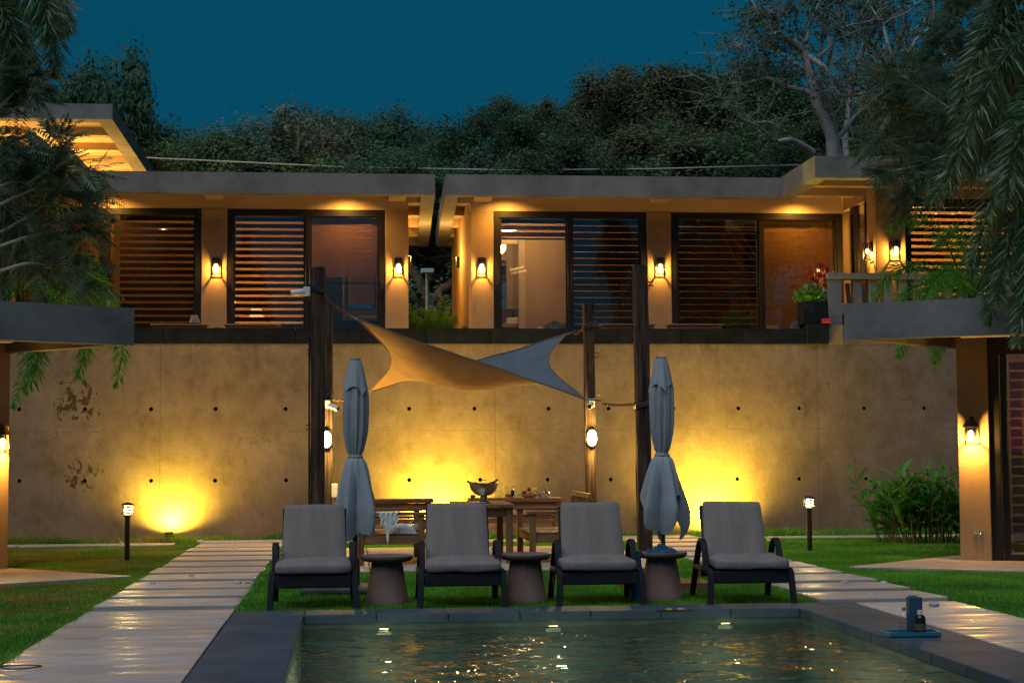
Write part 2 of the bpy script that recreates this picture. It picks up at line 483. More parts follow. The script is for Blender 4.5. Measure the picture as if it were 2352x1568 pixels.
_pm = M['paver'].node_tree; pb_ = _pm.nodes['Principled BSDF']
nz_ = _pm.nodes.new('ShaderNodeTexNoise'); nz_.inputs['Scale'].default_value = 2.2; nz_.inputs['Detail'].default_value = 5
ge_ = _pm.nodes.new('ShaderNodeNewGeometry'); _mp = _pm.nodes.new('ShaderNodeMapping'); _mp.inputs['Scale'].default_value = (.7, 3.0, 1)
_pm.links.new(ge_.outputs['Position'], _mp.inputs[0]); _pm.links.new(_mp.outputs[0], nz_.inputs['Vector'])
rg_ = _pm.nodes.new('ShaderNodeMapRange'); rg_.inputs[1].default_value = .35; rg_.inputs[2].default_value = .65; rg_.inputs[3].default_value = .26; rg_.inputs[4].default_value = .75
_pm.links.new(nz_.outputs['Fac'], rg_.inputs[0]); _pm.links.new(rg_.outputs[0], pb_.inputs['Roughness'])
M['bulb_dim'] = emit('louvre_glow', (1, .76, .28), 3)

def sheer_mat():
    t = NT('sheer_fabric'); t.n.remove(t.b)
    co = t.coord('World', (1, 1, 1)); n = t.noise(co, 2.2, 4); col = t.ramp(n, [(.3, (.48, .25, .10)), (.7, (.62, .36, .17))])
    tl = t.node('ShaderNodeBsdfTranslucent'); t.l.new(col, tl.inputs[0])
    tr = t.node('ShaderNodeBsdfTransparent'); mx = t.node('ShaderNodeMixShader'); mx.inputs[0].default_value = .3
    t.l.new(tl.outputs[0], mx.inputs[1]); t.l.new(tr.outputs[0], mx.inputs[2]); t.l.new(mx.outputs[0], t.out.inputs[0]); return t.m
M['sheer'] = sheer_mat()
M['blind_shaded'] = mottled('shaded_blind_fabric', (.035, .018, .010), (.075, .04, .02), 9, .9, .2, 40, which='World', stretch=(.35, 1, 6))  # shade of the unlit slats put into a darker copy of the fabric
# ------------------------------------------------------------------ ground, pool, paths
PX0, PX1, PY0, PY1 = -0.38, 3.57, 4.6, 13.0          # pool opening
CX0, CX1, CY0, CY1 = -0.92, 4.12, 4.1, 13.42         # outside of the coping
BIG = 700
g = MB()
for (x0, x1, y0, y1) in ((-BIG, PX0 - .02, -BIG, 24.6), (PX1 + .02, BIG, -BIG, 24.6), (PX0 - .02, PX1 + .02, PY1 + .02, 24.6), (PX0 - .02, PX1 + .02, -BIG, PY0 - .02)):
    g.add([(x0, y0, 0), (x1, y0, 0), (x1, y1, 0), (x0, y1, 0)], [(0, 1, 2, 3)])
struct('ground', g, M['soil'])

pool = MB()
zb = -1.25
pool.add([(PX0, PY0, zb), (PX1, PY0, zb), (PX1, PY1, zb), (PX0, PY1, zb)], [(0, 1, 2, 3)])
pool.add([(PX0, PY1, zb), (PX1, PY1, zb), (PX1, PY1, -.02), (PX0, PY1, -.02)], [(0, 1, 2, 3)])
pool.add([(PX0, PY0, zb), (PX0, PY1, zb), (PX0, PY1, -.02), (PX0, PY0, -.02)], [(0, 1, 2, 3)])
pool.add([(PX1, PY0, zb), (PX1, PY0, -.02), (PX1, PY1, -.02), (PX1, PY1, zb)], [(0, 1, 2, 3)])
pool.add([(PX0, PY0, zb), (PX0, PY0, -.02), (PX1, PY0, -.02), (PX1, PY0, zb)], [(0, 1, 2, 3)])
pool_o = struct('swimming_pool', pool, M['pool_tile'])
# coping slabs, one by one
def slab(parent, x0, x1, y0, y1, z0, z1, mat, gap=.003, name='coping_slab', bev=.006):
    return MB().box(x0 + gap, x1 - gap, y0 + gap, y1 - gap, z0, z1).build(name, mat, parent, bevel=bev, seg=1)
for i in range(9):
    a = CX0 + (CX1 - CX0) * i / 9; b = CX0 + (CX1 - CX0) * (i + 1) / 9
    slab(pool_o, a, b, PY1 - .015, CY1, -.05, .022, M['coping'])
    slab(pool_o, a, b, CY0, PY0 + .015, -.05, .022, M['coping'])
for i in range(14):
    a = PY0 + .018 + (PY1 - PY0 - .036) * i / 14; b = PY0 + .018 + (PY1 - PY0 - .036) * (i + 1) / 14
    slab(pool_o, CX0, PX0 + .015, a, b, -.05, .022, M['coping'])
    slab(pool_o, PX1 - .015, CX1, a, b, -.05, .022, M['coping'])
# water: a gently rippled sheet
nx, ny = 240, 620
xs = np.linspace(PX0 + .001, PX1 - .001, nx); ys = np.linspace(PY0 + .001, PY1 - .001, ny)
Xg, Yg = np.meshgrid(xs, ys)
Zg = np.full_like(Xg, -.088)
wr = np.random.default_rng(8)
for _ in range(46):
    lam = .07 * (9 ** wr.uniform(0, 1)); a_ = wr.normal(0, .55) + math.pi / 2; kk = 2 * math.pi / lam
    amp = .0040 * lam * wr.uniform(.6, 1.4); ph_ = wr.uniform(0, 6.28)
    warp = .25 * np.sin(Xg * wr.uniform(.6, 2) + wr.uniform(0, 6)) + .2 * np.sin(Yg * wr.uniform(.6, 2) + wr.uniform(0, 6))
    Zg = Zg + amp * np.sin(kk * (Xg * math.cos(a_) + Yg * math.sin(a_)) + ph_ + 3 * warp)
for (cx, cyy, am, s) in ((2.55, 12.72, .035, .16), (.95, 12.7, .018, .18)):          # bubbling inlets by the far wall
    Zg = Zg + am * np.exp(-((Xg - cx) ** 2 * .5 + (Yg - cyy) ** 2) / s ** 2) * (1 + .5 * np.sin(Xg * 60) * np.cos(Yg * 40))
idx = (np.arange(ny - 1)[:, None] * nx + np.arange(nx - 1)[None, :]).ravel()
wm = fast_mesh('pool_water', np.stack([Xg, Yg, Zg], -1).reshape(-1, 3), np.stack([idx, idx + 1, idx + nx + 1, idx + nx], -1))
wm.polygons.foreach_set('use_smooth', [True] * len(wm.polygons))
tag(link('pool_water', wm, M['water']), kind='structure')
# underwater lamps in the far wall
for i, px in enumerate((882, 1270, 1665)):
    p = at(px, 1436, 13.0); x = p.x
    t = thing('pool_light', ['flat underwater lamp glowing in the far pool wall below the leftmost lounger', 'flat underwater lamp glowing in the far pool wall, middle of three', 'flat underwater lamp glowing in the far pool wall below the rightmost loungers'][i], 'pool light', (x, 13.0, -.17), group='underwater lamps in the far pool wall')
    MB().box(x - .06, x + .06, 12.985, 12.999, -.135, -.104).build('rim', M['metal'], t, bevel=.004)
    MB().box(x - .034, x + .034, 12.972, 12.984, -.094, -.087).build('lens', M['bulb_dim'], t)
    lamp('pool_lamp_light', (x, 12.45, -.45), 10, (1, .95, .62), .04, t)

# paths: separate pavers with stones in the joints
LJ = [23.22, 22.25, 21.28, 20.41, 19.41, 18.49, 17.47, 16.5, 15.5, 14.57, 13.61, 12.63, 11.73, 10.9, 9.97, 9.0, 8.0]
RJ = [23.2, 22.2, 21.2, 20.2, 19.2, 18.2, 17.21, 16.26, 15.22, 14.27, 13.33, 12.28, 11.35, 10.4, 9.45, 8.5]
rng = random.Random(5)
def path(name, x0, x1, J, first=None):
    b = MB().box(x0 - .04, x1 + .02, J[-1] - .1, first if first else J[0] + .98, -.1, -.03)
    o = struct(name, b, mottled(name + '_bed', (.012, .011, .009), (.035, .03, .026), 40, .9, .6, 60, which='World'))
    tops = [first if first else J[0] + .95] + J[:-1]
    for k, (a, bb) in enumerate(zip(tops, J)):
        gp = .15 if bb > 13.25 else .006
        e = rng.uniform(-.015, .015); f = rng.uniform(-.015, .015)
        tl = rng.uniform(-.004, .004); up = rng.uniform(.004, .014) if bb > 13.25 else 0
        m = MB().box(x0 + e, x1 + (f if bb > 13.5 else -.002), bb + gp, a - gp * .12, -.05, .036 if bb > 13.25 else .024)
        for v in m.v:
            if v.z > 0: v.z += tl * (v.x - x0) + rng.uniform(-.002, .002) + (up if v.y < bb + .3 else 0)
        m.build('paver', M['paver'], o, bevel=.008, seg=2)
    return o
lp = path('left_path', -2.08, -0.925, LJ)
rp = path('right_path', 4.125, 4.96, [j for j in RJ if j < 13.3], 13.33)
rp2 = path('right_path_far', 3.88, 4.96, [j for j in RJ if j > 13.3])
# narrow paved strip in front of the retaining wall
wp = struct('wall_path', MB().box(-6.5, 9.5, 23.25, 23.75, -.1, .004), M['soil'])
x = -6.5
while x < 9.4:
    w = rng.uniform(.9, 1.15)
    if not (-2.2 < x + w / 2 < -.8 or 3.7 < x + w / 2 < 5.1):
        MB().box(x, min(x + w - .03, 9.5), 23.3, 23.72, -.03, .03).build('paver', M['paver'], wp, bevel=.008, seg=1)
    x += w
# dining patio
dp = struct('dining_patio', MB().box(-.62, 3.45, 17.6, 21.95, -.1, .006), M['soil'])
for i in range(5):
    for j in range(5):
        x0 = -.6 + i * .806; y0 = 17.62 + j * .862
        MB().box(x0 + .006, x0 + .8, y0 + .006, y0 + .856, -.03, .03).build('paver', M['patio'], dp, bevel=.006, seg=1)
# joint stones: the bigger ones singly, the gravel as a mass
def pebble(seed, r):
    q = random.Random(seed); b = bmesh.new(); bmesh.ops.create_icosphere(b, subdivisions=2, radius=r)
    for v in b.verts:
        n = mnoise.noise(v.co * (1.6 / r) + Vector((seed * 3.1, 0, 0)))
        v.co *= 1 + .28 * n; v.co.z *= .6; v.co.x *= 1.25
    me = bpy.data.meshes.new('stone'); b.to_mesh(me); b.free()
    me.polygons.foreach_set('use_smooth', [True] * len(me.polygons)); return me
M['stone'] = mottled('pale_stone', (.22, .21, .2), (.5, .48, .45), 20, .8, .3, 60, rnd=.3)
PEB = [pebble(i, .035) for i in range(4)]
for me in PEB: me.materials.append(M['stone'])
stones = [(277, 1247, .055, 'small white stone on the paved strip left of the left bollard'), (462, 1246, .11, 'biggest grey stone at the far left corner of the left path'), (540, 1259, .045, 'pale stone in the first joint at the far end of the left path'), (650, 1270, .04, 'pale stone at the far right edge of the left path'),
          (440, 1323, .05, 'brown stone on the sixth far paver of the left path'), (547, 1339, .06, 'grey stone pair member, left and larger, mid left path'), (567, 1339, .035, 'grey stone pair member, right and smaller, mid left path'), (351, 1340, .045, 'single stone near the left edge of the left path'),
          (1940, 1340, .07, 'flat grey stone beside the right end lounger leg'), (2030, 1339, .055, 'pointed stone upright in a joint of the right path'), (2004, 1365, .045, 'small stone in the nearer joint of the right path'), (2145, 1388, .06, 'pale stone at the last raised paver of the right path'),
          (1660, 1246, .06, 'round stone on the paving left of the right umbrella foot'), (1735, 1240, .08, 'white stone heap leader at the wall right of the right lounger'), (1768, 1241, .055, 'smaller white stone right of the stone heap at the wall'), (2100, 1390, .04, 'small stone left of the pale one at the last raised paver')]
stones = [(a_, b_, c_, d_.replace('grey stone pair member, left and larger, mid left path', 'larger left one of two grey stones midway on the left path').replace('grey stone pair member, right and smaller, mid left path', 'smaller right one of two grey stones midway on the left path').replace('stone heap leader', 'larger stone')) for a_, b_, c_, d_ in stones]
for i, (px, py, r, lb) in enumerate(stones):
    p = gnd(px, py, .036)
    o = link('stone', PEB[i % 4]); s = r / .035 * .6
    o.location = (p.x, p.y, .04); o.scale = (s, s, s); o.rotation_euler = (0, 0, i * 1.7)
    tag(o, lb, 'stone', 'loose stones on the paths')
gv, gf = [], []
ico = [(0, 0, .7), (.9, 0, .1), (.28, .85, .1), (-.72, .5, .1), (-.72, -.5, .1), (.28, -.85, .1)]
for J, x0, x1 in ((LJ[:12], -2.08, -.93), ([j for j in RJ if j > 13.2], 3.9, 4.95)):
    for yj in J:
        for k in range(46):
            if rng.random() < .72: continue
            s = rng.uniform(.010, .026); cx = rng.uniform(x0, x1); c0 = yj + rng.uniform(0, .14); a = rng.uniform(0, 6)
            b0 = len(gv)
            for (u, v, w) in ico:
                gv.append((cx + s * (u * math.cos(a) - v * math.sin(a)), c0 + s * (u * math.sin(a) + v * math.cos(a)) * .7, -.022 + s * w * 1.1))
            gf += [(b0, b0 + i, b0 + (i % 5) + 1) for i in range(1, 6)]
me = fast_mesh('joint_gravel', gv, gf)
tag(link('joint_gravel', me, M['stone']), 'pale gravel filling the joints between the pavers', 'gravel', kind='stuff')

# ------------------------------------------------------------------ lawn
def lawn_mask(x, y):
    ok = (y < 24.35)
    ok &= ~((x > -2.07) & (x < -.93) & (y < 24.1))
    ok &= ~((x > CX0 - .0) & (x < CX1) & (y < CY1 + .01))
    ok &= ~((x > 3.9) & (x < 4.95) & (y < 24.1)) 
    ok &= ~((y > 23.31) & (y < 23.71))
    ok &= ~((x > -.61) & (x < 3.43) & (y > 17.63) & (y < 21.9))
    return ok
PAV_R = [(5.28, 17.3), (9.9, 14.6), (11.5, 17.5), (9.4, 21.0)]
PAV_L = [(-2.22, 17.3), (-6.6, 14.2), (-8.2, 17.5), (-6.2, 21.1)]
def inpoly(x, y, P):
    c = np.zeros(len(x), bool); n = len(P)
    for i in range(n):
        (x1, y1), (x2, y2) = P[i], P[(i + 1) % n]
        cond = ((y1 > y) != (y2 > y)) & (x < (x2 - x1) * (y - y1) / (y2 - y1 + 1e-9) + x1)
        c ^= cond
    return c
def blades(name, n, x0, x1, y0, y1, h0, h1, seed, w=.006, mask=True, lean=.5):
    r = np.random.default_rng(seed)
    x = r.uniform(x0, x1, n); y = r.uniform(y0, y1, n)
    if mask:
        k = lawn_mask(x, y) & ~inpoly(x, y, PAV_R) & ~inpoly(x, y, PAV_L); x, y = x[k], y[k]
    n = len(x); a = r.uniform(0, 2 * np.pi, n); h = r.uniform(h0, h1, n) * (.9 + .28 * np.sin(x * 2.9 + 1.7 * np.sin(y * 1.3)) * np.sin(y * 2.3 + np.sin(x * 1.9)) + .22 * np.sin(x * 9.1 + 2 * np.sin(y * 5)) * np.sin(y * 7.7)); ww = w * r.uniform(.7, 1.5, n)
    b = r.uniform(0, 2 * np.pi, n); l = r.uniform(0, lean, n) * h
    base = np.stack([x, y, np.zeros(n)], -1); d = np.stack([np.cos(a), np.sin(a), 0 * a], -1) * ww[:, None]
    top = base + np.stack([np.cos(b) * l, np.sin(b) * l, h], -1)
    V = np.stack([base - d, base + d, top], 1).reshape(-1, 3)
    return fast_mesh(name, V, np.arange(3 * n).reshape(-1, 3))
tag(link('lawn_grass', blades('lawn_grass', 330000, -6.5, -2.02, 9.0, 24.35, .012, .032, 1), M['grass']), 'short yellow-green lawn grass left of the paver path', 'grass', kind='stuff')
tag(link('lawn_grass', blades('lawn_grass', 300000, -1.0, 3.95, 13.4, 24.35, .012, .034, 2), M['grass']), 'short grass under the loungers and round the dining patio', 'grass', kind='stuff')
tag(link('lawn_grass', blades('lawn_grass', 330000, 4.9, 9.6, 9.0, 24.35, .012, .036, 3), M['grass']), 'bright green lawn grass right of the paver path', 'grass', kind='stuff')
tag(link('verge_grass', blades('verge_grass', 42000, -6.5, 9.6, 23.78, 24.38, .04, .15, 4, .006, lean=.7), M['grass']), 'longer grass growing along the foot of the retaining wall', 'grass', kind='stuff')
def clumps():
    r = np.random.default_rng(9); V = []
    for (xe, y0, y1) in ((-2.08, 10, 23), (-.91, 13.5, 23), (4.97, 9.5, 23), (3.87, 13.5, 23)):
        for _ in range(90):
            yy = r.uniform(y0, y1); 
            for _ in range(26):
                a = r.uniform(0, 6.28); h = r.uniform(.02, .06); bx_ = xe + r.normal(0, .018); by = yy + r.normal(0, .04)
                V += [(bx_ - .004, by, 0), (bx_ + .004, by, 0), (bx_ + math.cos(a) * h * .6, by + math.sin(a) * h * .6, h)]
    return fast_mesh('edge_grass', V, np.arange(len(V)).reshape(-1, 3))
tag(link('edge_grass', clumps(), M['grass']), 'ragged grass tufts growing over the paver edges', 'grass', kind='stuff')

# ------------------------------------------------------------------ retaining wall with weep holes and slate band
WY = 24.4; WZ = 2.87
def wall_obj():
    holes = [(x, 938 - (x - 1176) * .0015) for x in (44, 195, 347, 495, 656, 812, 940, 1090, 1260, 1398, 1547, 1696, 1836, 1985, 2123)] + \
            [(x, 1101 - (x - 1176) * .003) for x in (44, 194, 347, 494, 657, 812, 940, 1103, 1258, 1403, 1550, 1694, 1836, 1990)]
    bm = bmesh.new()
    X0, X1 = -9.5, 12.0
    vs = [bm.verts.new(p) for p in ((X0, WY, -.1), (X1, WY, -.1), (X1, WY, WZ), (X0, WY, WZ))]
    es = [bm.edges.new((vs[i], vs[(i + 1) % 4])) for i in range(4)]
    loops = []
    for (px, py) in holes:
        p = at(px, py, WY); c = []
        for k in range(12):
            a = 2 * math.pi * k / 12
            c.append(bm.verts.new((p.x + .030 * math.cos(a), WY, p.z + .030 * math.sin(a))))
        es += [bm.edges.new((c[i], c[(i + 1) % 12])) for i in range(12)]; loops.append(c)
    bmesh.ops.triangle_fill(bm, use_beauty=True, use_dissolve=False, edges=es)
    bad = [f for f in bm.faces if any(all(v in set(c) for v in f.verts) for c in loops)]
    bmesh.ops.delete(bm, geom=bad, context='FACES_ONLY')
    for c in loops:
        b = [bm.verts.new((v.co.x, WY + .25, v.co.z)) for v in c]
        for i in range(12):
            bm.faces.new((c[i], c[(i + 1) % 12], b[(i + 1) % 12], b[i]))
        bm.faces.new(b)
    top = [bm.verts.new(p) for p in ((X0, WY + .35, WZ), (X1, WY + .35, WZ))]
    bm.faces.new((vs[3], vs[2], top[1], top[0]))
    bmesh.ops.recalc_face_normals(bm, faces=bm.faces)
    me = bpy.data.meshes.new('retaining_wall'); bm.to_mesh(me); bm.free()
    o = link('retaining_wall', me, M['wall'])
    LOC[o.name] = Vector((0, 0, 0))
    return tag(o, 'tall ochre plastered retaining wall with weep holes and stains', 'wall')
rw = wall_obj()
# vertical crack / drainage scar and pier under the railing
MB().box(7.2, 7.42, WY - .012, WY + .3, WZ, 3.16).build('pier', M['stucco'], rw, bevel=.006)
MB().box(7.42, 11.5, WY - .008, WY + .3, WZ, 3.16).build('parapet', M['wall'], rw, bevel=.006)
# black slate planter band on top of the wall, tile by tile
band = thing('planter_band', 'long low black slate clad planter band along the terrace edge', 'planter', (2, WY, WZ))
x = -9.4
MB().box(-9.4, 7.19, WY + .01, WY + .55, WZ + .002, 3.07).build('core', M['slate'], band)
while x < 7.19:
    x1 = min(x + .955, 7.19)
    MB().box(x + .003, x1 - .003, WY - .022, WY + .008, WZ + .003, 3.085).build('slate_tile', M['slate'], band, bevel=.003, seg=1)
    MB().box(x + .003, x1 - .003, WY - .022, WY + .55, 3.088, 3.10).build('cap_tile', M['slate'], band, bevel=.003, seg=1)
    x = x1
MB().box(6.85, 7.185, WY - .06, WY + .45, WZ + .004, 3.17).build('corner_block', M['slate'], band, bevel=.004)

# terrace floor and hillside behind
struct('terrace', MB().box(-14, 16, WY + .36, 33.5, 2.7, 2.93), M['patio'])
def hill_z(x, y):
    y = min(y, 95); z = 2.6 + max(0, (y - 34)) * .13 + max(0, (y - 55)) * .09
    z += max(0, (x + 4)) * max(0, y - 42) * .0016
    z += 1.2 * mnoise.noise(Vector((x * .05, y * .05, 0)))
    return z
hv, hf = [], []
hx = [-500, -200, -90] + [i * 5 for i in range(-12, 19)] + [120, 220, 500]; hy = [33.0, 36, 40, 45, 50, 56, 62, 70, 80, 95, 115, 140, 200]
for yy in hy:
    for xx in hx: hv.append((xx, yy, hill_z(min(max(xx, -60), 70), yy) if yy > 33 else 2.5))
nxh = len(hx)
for j in range(len(hy) - 1):
    for i in range(nxh - 1):
        a = j * nxh + i; hf.append((a, a + 1, a + nxh + 1, a + nxh))
h = MB(); h.add(hv, hf)
struct('hillside', h, mottled('forest_floor', (.010, .014, .006), (.04, .035, .02), 1.5, .95, .5, 8, which='World'), smooth='all')
# ------------------------------------------------------------------ villas on the terrace
Z0, ZS, ZT = 2.93, 5.34, 5.67       # floor, underside of fascia, roof top
GY = 27.0
HEAD = 5.235
def sconce(px, py, Y, label, power=30, rotz=0, loc=None, parent_group='lit wall sconces on the upper villas'):
    """glass box lantern on a back plate; local -y points out of the wall"""
    p = Vector(loc) if loc is not None else at(px, py, Y)
    t = thing('wall_sconce', label, 'wall light', p, rotz, parent_group)
    L = dict(local=True)
    w, h, d = .055, .13, .12
    MB().box(-.05, .05, -.02, 0.0, -.02, .15).build('back_plate', M['black'], t, **L)
    fr = MB()
    for sx in (-1, 1):
        for yy in (-d, -.022):
            fr.box(sx * w - .006, sx * w + .006, yy - .006, yy + .006, -h, h * .9)
    fr.box(-w, w, -d - .006, -d + .006, -h - .012, -h); fr.box(-w, w, -.028, -.02, -h - .012, -h); fr.box(-w - .006, -w + .006, -d, -.02, -h - .012, -h); fr.box(w - .006, w + .006, -d, -.02, -h - .012, -h)
    fr.box(-w, w, -d - .006, -d + .006, h * .9, h * .9 + .012); fr.box(-w, w, -.028, -.02, h * .9, h * .9 + .012); fr.box(-w - .006, -w + .006, -d, -.02, h * .9, h * .9 + .012); fr.box(w - .006, w + .006, -d, -.02, h * .9, h * .9 + .012)
    fr.build('frame', M['black'], t, **L)
    MB().lathe([(.012, .04), (.014, .075), (.014, .116)], 10, (0, -.07, 0)).build('socket', M['black'], t, **L)
    MB().sphere((0, -.07, 0), .032, 12, 8, (1, 1, 1.25)).build('bulb', M['bulb'], t, smooth='all', **L)
    gl = MB()
    for sx in (-1, 1): gl.add([(sx * w, -d, -h), (sx * w, -.022, -h), (sx * w, -.022, h * .9), (sx * w, -d, h * .9)], [(0, 1, 2, 3)])
    gl.add([(-w, -d, -h), (w, -d, -h), (w, -d, h * .9), (-w, -d, h * .9)], [(0, 1, 2, 3)])
    gl.build('glass', M['clear'], t, **L)
    d_ = bpy.data.lights.new('sconce_light', 'POINT'); d_.energy = power; d_.color = (1, .50, .085); d_.shadow_soft_size = .012
    o = bpy.data.objects.new('sconce_light', d_); COL.objects.link(o); o.parent = t; o.location = (0, -.07, -.052)
    return t

SLATS = {}
def blind(x0, x1, y, ztop, zbot, kind, label, rail=True, parent_rot=None):
    """zebra blind; slats hang one below the other"""
    slat, gap = {'open': (.070, .039), 'thin': (.097, .012), 'closed': (.106, .003), 'wide': (.066, .043)}[kind]
    t = thing('window_blind', label, 'blind', (x0, y, zbot), 0, 'striped roller blinds behind the villa windows')
    w = x1 - x0
    key = (round(w, 3), kind)
    if key not in SLATS:
        b = MB(); n = 16
        wav = .004 if kind == 'closed' else .0
        vs = []
        for k in range(n + 1):
            xx = w * k / n; dz = wav * (math.sin(k * 1.1) + .6 * math.sin(k * 2.3 + 1)); dy = wav * 1.5 * math.sin(k * .9)
            vs += [(xx, dy + (.008 if kind == 'closed' else 0), dz), (xx, dy - (.006 if kind == 'closed' else 0), slat + dz * .6)]
        b.add(vs, [(2 * k, 2 * k + 2, 2 * k + 3, 2 * k + 1) for k in range(n)])
        me = b.mesh('slat', smooth='all'); me.materials.append(M['blind'] if kind == 'closed' else M['blind_shaded']); SLATS[key] = me
    z = ztop - slat
    while z > zbot + .02:
        o = link('slat', SLATS[key], None, t); o.location = (0, 0, z - zbot)
        z -= slat + gap
    if kind != 'closed':
        MB().add([(0, .025, 0), (w, .025, 0), (w, .025, ztop - zbot), (0, .025, ztop - zbot)], [(0, 1, 2, 3)]).build('sheer', M['sheer'], t, local=True)
    if rail:
        MB().box(0, w, -.012, .012, 0, .022).build('bottom_rail', M['bronze'], t, local=True)
    MB().box(0, w, -.03, .03, ztop - zbot + .005, ztop - zbot + .06).build('head_rail', M['bronze'], t, local=True)
    return t

def villa(mir):
    X = (lambda x: 2.9 - x) if mir else (lambda x: x)
    nm = 'left' if mir else 'right'
    v = thing('villa', 'flat roofed concrete villa on the terrace %s of the passage' % nm, 'villa', (X(5), GY, Z0), 0, 'twin villas on the terrace')
    def B(name, mat, x0, x1, y0, y1, z0, z1, bev=.0, parent=v):
        a, b = sorted((X(x0), X(x1)))
        return MB().box(a, b, y0, y1, z0, z1).build(name, mat, parent, bevel=bev)
    S, C = M['stucco'], M['concrete']
    # roof: rim, slab, ribs
    ex0, ex1 = (1.57, 1.37) if mir else (1.49, 1.68)          # the slot between the roofs runs askew
    rim = [(ex0, 26.0), (6.92, 26.0), (6.92, 24.0), (12.0, 24.0), (12.0, 32.6), (ex1, 32.6)]
    def inset(d): return [(ex0 + d, 26 + d), (6.92 + d, 26 + d), (6.92 + d, 24 + d), (12 - d, 24 + d), (12 - d, 32.6 - d), (ex1 + d, 32.6 - d)]
    inn = inset(.22)
    f = MB(); n = len(rim)
    for k in range(n):
        a, b, c, d = rim[k], rim[(k + 1) % n], inn[(k + 1) % n], inn[k]
        q = [(X(p[0]), p[1]) for p in (a, b, c, d)]
        if mir: q = q[::-1]
        f.prism(q, ZS, ZT)
    roof = f.build('roof', C, v)
    q = [(X(p[0]), p[1]) for p in inset(.215)]
    if mir: q = q[::-1]
    MB().prism(q, 5.5, 5.6).build('soffit', M['soffit'], v)
    for x in (5.1, 2.15):
        B('roof_rib', M['soffit'], x - .14, x + .14, 26.215, GY - .002, 5.38, 5.51, .004)
    for y in (27.1, 28.5, 29.9, 31.3):
        B('roof_rib', M['soffit'], (ex0 + (ex1 - ex0) * (y - 26) / 6.6) + .2, 1.955, y - .1, y + .1, 5.36, 5.51, .004)
    for y in (24.95, 25.95):
        B('roof_rib', M['soffit'], 7.12, 12, y - .1, y + .1, 5.36, 5.51, .004)
    B('roof_rib', M['soffit'], 8.5, 8.75, 24.2, 25.38, 5.365, 5.51, .004)
    # columns and header wall
    B('column', S, 1.96, 2.34, GY - .04, GY + .4, Z0 - .1, HEAD, .01)
    B('column', S, 4.895, 5.305, GY - .04, GY + .3, Z0 - .1, HEAD, .01)
    B('header', M['soffit'], 1.96, 8.24, GY - .02, GY + .2, HEAD, 5.51)
    B('side_wall', S, 1.96, 2.2, GY + .405, 32, Z0 - .1, 5.5)
    B('end_pier', S, 8.235, 8.33, GY - .35, GY + .3, Z0 - .1, HEAD)
    # front room that comes forward
    B('column', S, 8.29, 8.78, 25.4, 25.85, Z0 - .1, 5.5, .01)
    B('header', S, 8.781, 12, 25.45, 25.7, 5.28, 5.5)
    B('header', S, 8.25, 8.40, 25.855, 26.98, 5.28, 5.5)
    B('side_window', M['bronze'], 8.27, 8.33, 25.86, 25.92, Z0, 5.27)
    sw = B('side_window', M['bronze'], 8.27, 8.33, 26.30, 26.38, Z0, 5.275)
    B('pane', M['glass'], 8.29, 8.30, 25.93, 26.295, Z0, 5.27, parent=sw)
    sd = B('side_door', M['bronze'], 8.26, 8.34, 26.385, 26.46, Z0, 5.27)
    B('stile', M['bronze'], 8.26, 8.34, 26.56 + .05, 26.64 + .005, Z0, 5.27, parent=sd)
    B('rail', M['bronze'], 8.26, 8.34, 26.465, 26.605, 5.17, 5.27, parent=sd)
    B('pane', M['glass'], 8.29, 8.30, 26.465, 26.605, Z0, 5.165, parent=sd)
    # rooms behind
    B('floor', M['wood_x'], 2.2, 12, GY + .06, 31.9, Z0, Z0 + .02)
    B('ceiling', M['soffit'], 2.2, 12, GY + .22, 31.9, 5.46, 5.49)
    B('back_wall', S, 2.2, 12, 31.0, 31.2, Z0, 5.46)
    B('partition_wall', S, 5.02, 5.18, GY + .31, 31, Z0, 5.46)
    B('partition_wall', S, 8.34, 8.46, GY + .31, 31, Z0, 5.46)
    B('forward_floor', M['patio'], 7.45, 12, 24.72, 27, 2.7, Z0 + .004)
    # windows
    def window(x0, x1, mul, y=GY, handle=None, label=None, z1=HEAD):
        a, b = sorted((X(x0), X(x1))); m = X(mul)
        fr = MB(); fw = .10
        fr.box(a, a + fw, y - .03, y + .05, Z0, z1); fr.box(b - fw, b, y - .03, y + .05, Z0, z1)
        fr.box(a + fw, b - fw, y - .03, y + .05, z1 - .11, z1); fr.box(a + fw, b - fw, y - .03, y + .05, Z0, Z0 + .06)
        fr.box(m - .035, m + .035, y - .032, y + .052, Z0 + .06, z1 - .11)
        w = fr.build('window', M['bronze'], v, bevel=.004, seg=1)
        for (c, d, yy) in ((a + fw, m - .035, y + .0), (m + .035, b - fw, y + .022)):
            MB().box(c, d, yy, yy + .008, Z0 + .06, z1 - .11).build('pane', M['glass'], w)
            MB().box(c, c + .03, yy - .012, yy + .02, Z0 + .06, z1 - .11).build('sash', M['bronze'], w)
            MB().box(d - .03, d, yy - .012, yy + .02, Z0 + .06, z1 - .11).build('sash', M['bronze'], w)
        if handle is not None:
            hx = X(handle)
            s = 1 if (hx < m) else -1
            MB().box(hx - .012, hx + .012, y - .05, y - .034, 3.86, 4.06).box(min(hx, hx + s * .1), max(hx, hx + s * .1), y - .085, y - .07, 3.80, 3.82).box(hx - .01, hx + .01, y - .085, y - .034, 3.79, 3.83).build('handle', M['black'], w)
            MB().lathe([(.014, 0), (.014, .012), (.006, .013)], 10).xf(Matrix.Translation((hx, y - .05, 4.03)) @ Matrix.Rotation(R(90), 4, 'X')).build('lock', M['chrome'], w)
        return w
    window(2.34, 4.895, 3.60, handle=2.40)
    window(5.305, 8.235, 6.83)
    # big window of the forward room
    window(8.785, 11.8, 10.3, 25.55, z1=5.28)
    return v, X
VR, XR = villa(False)
VL, XL = villa(True)

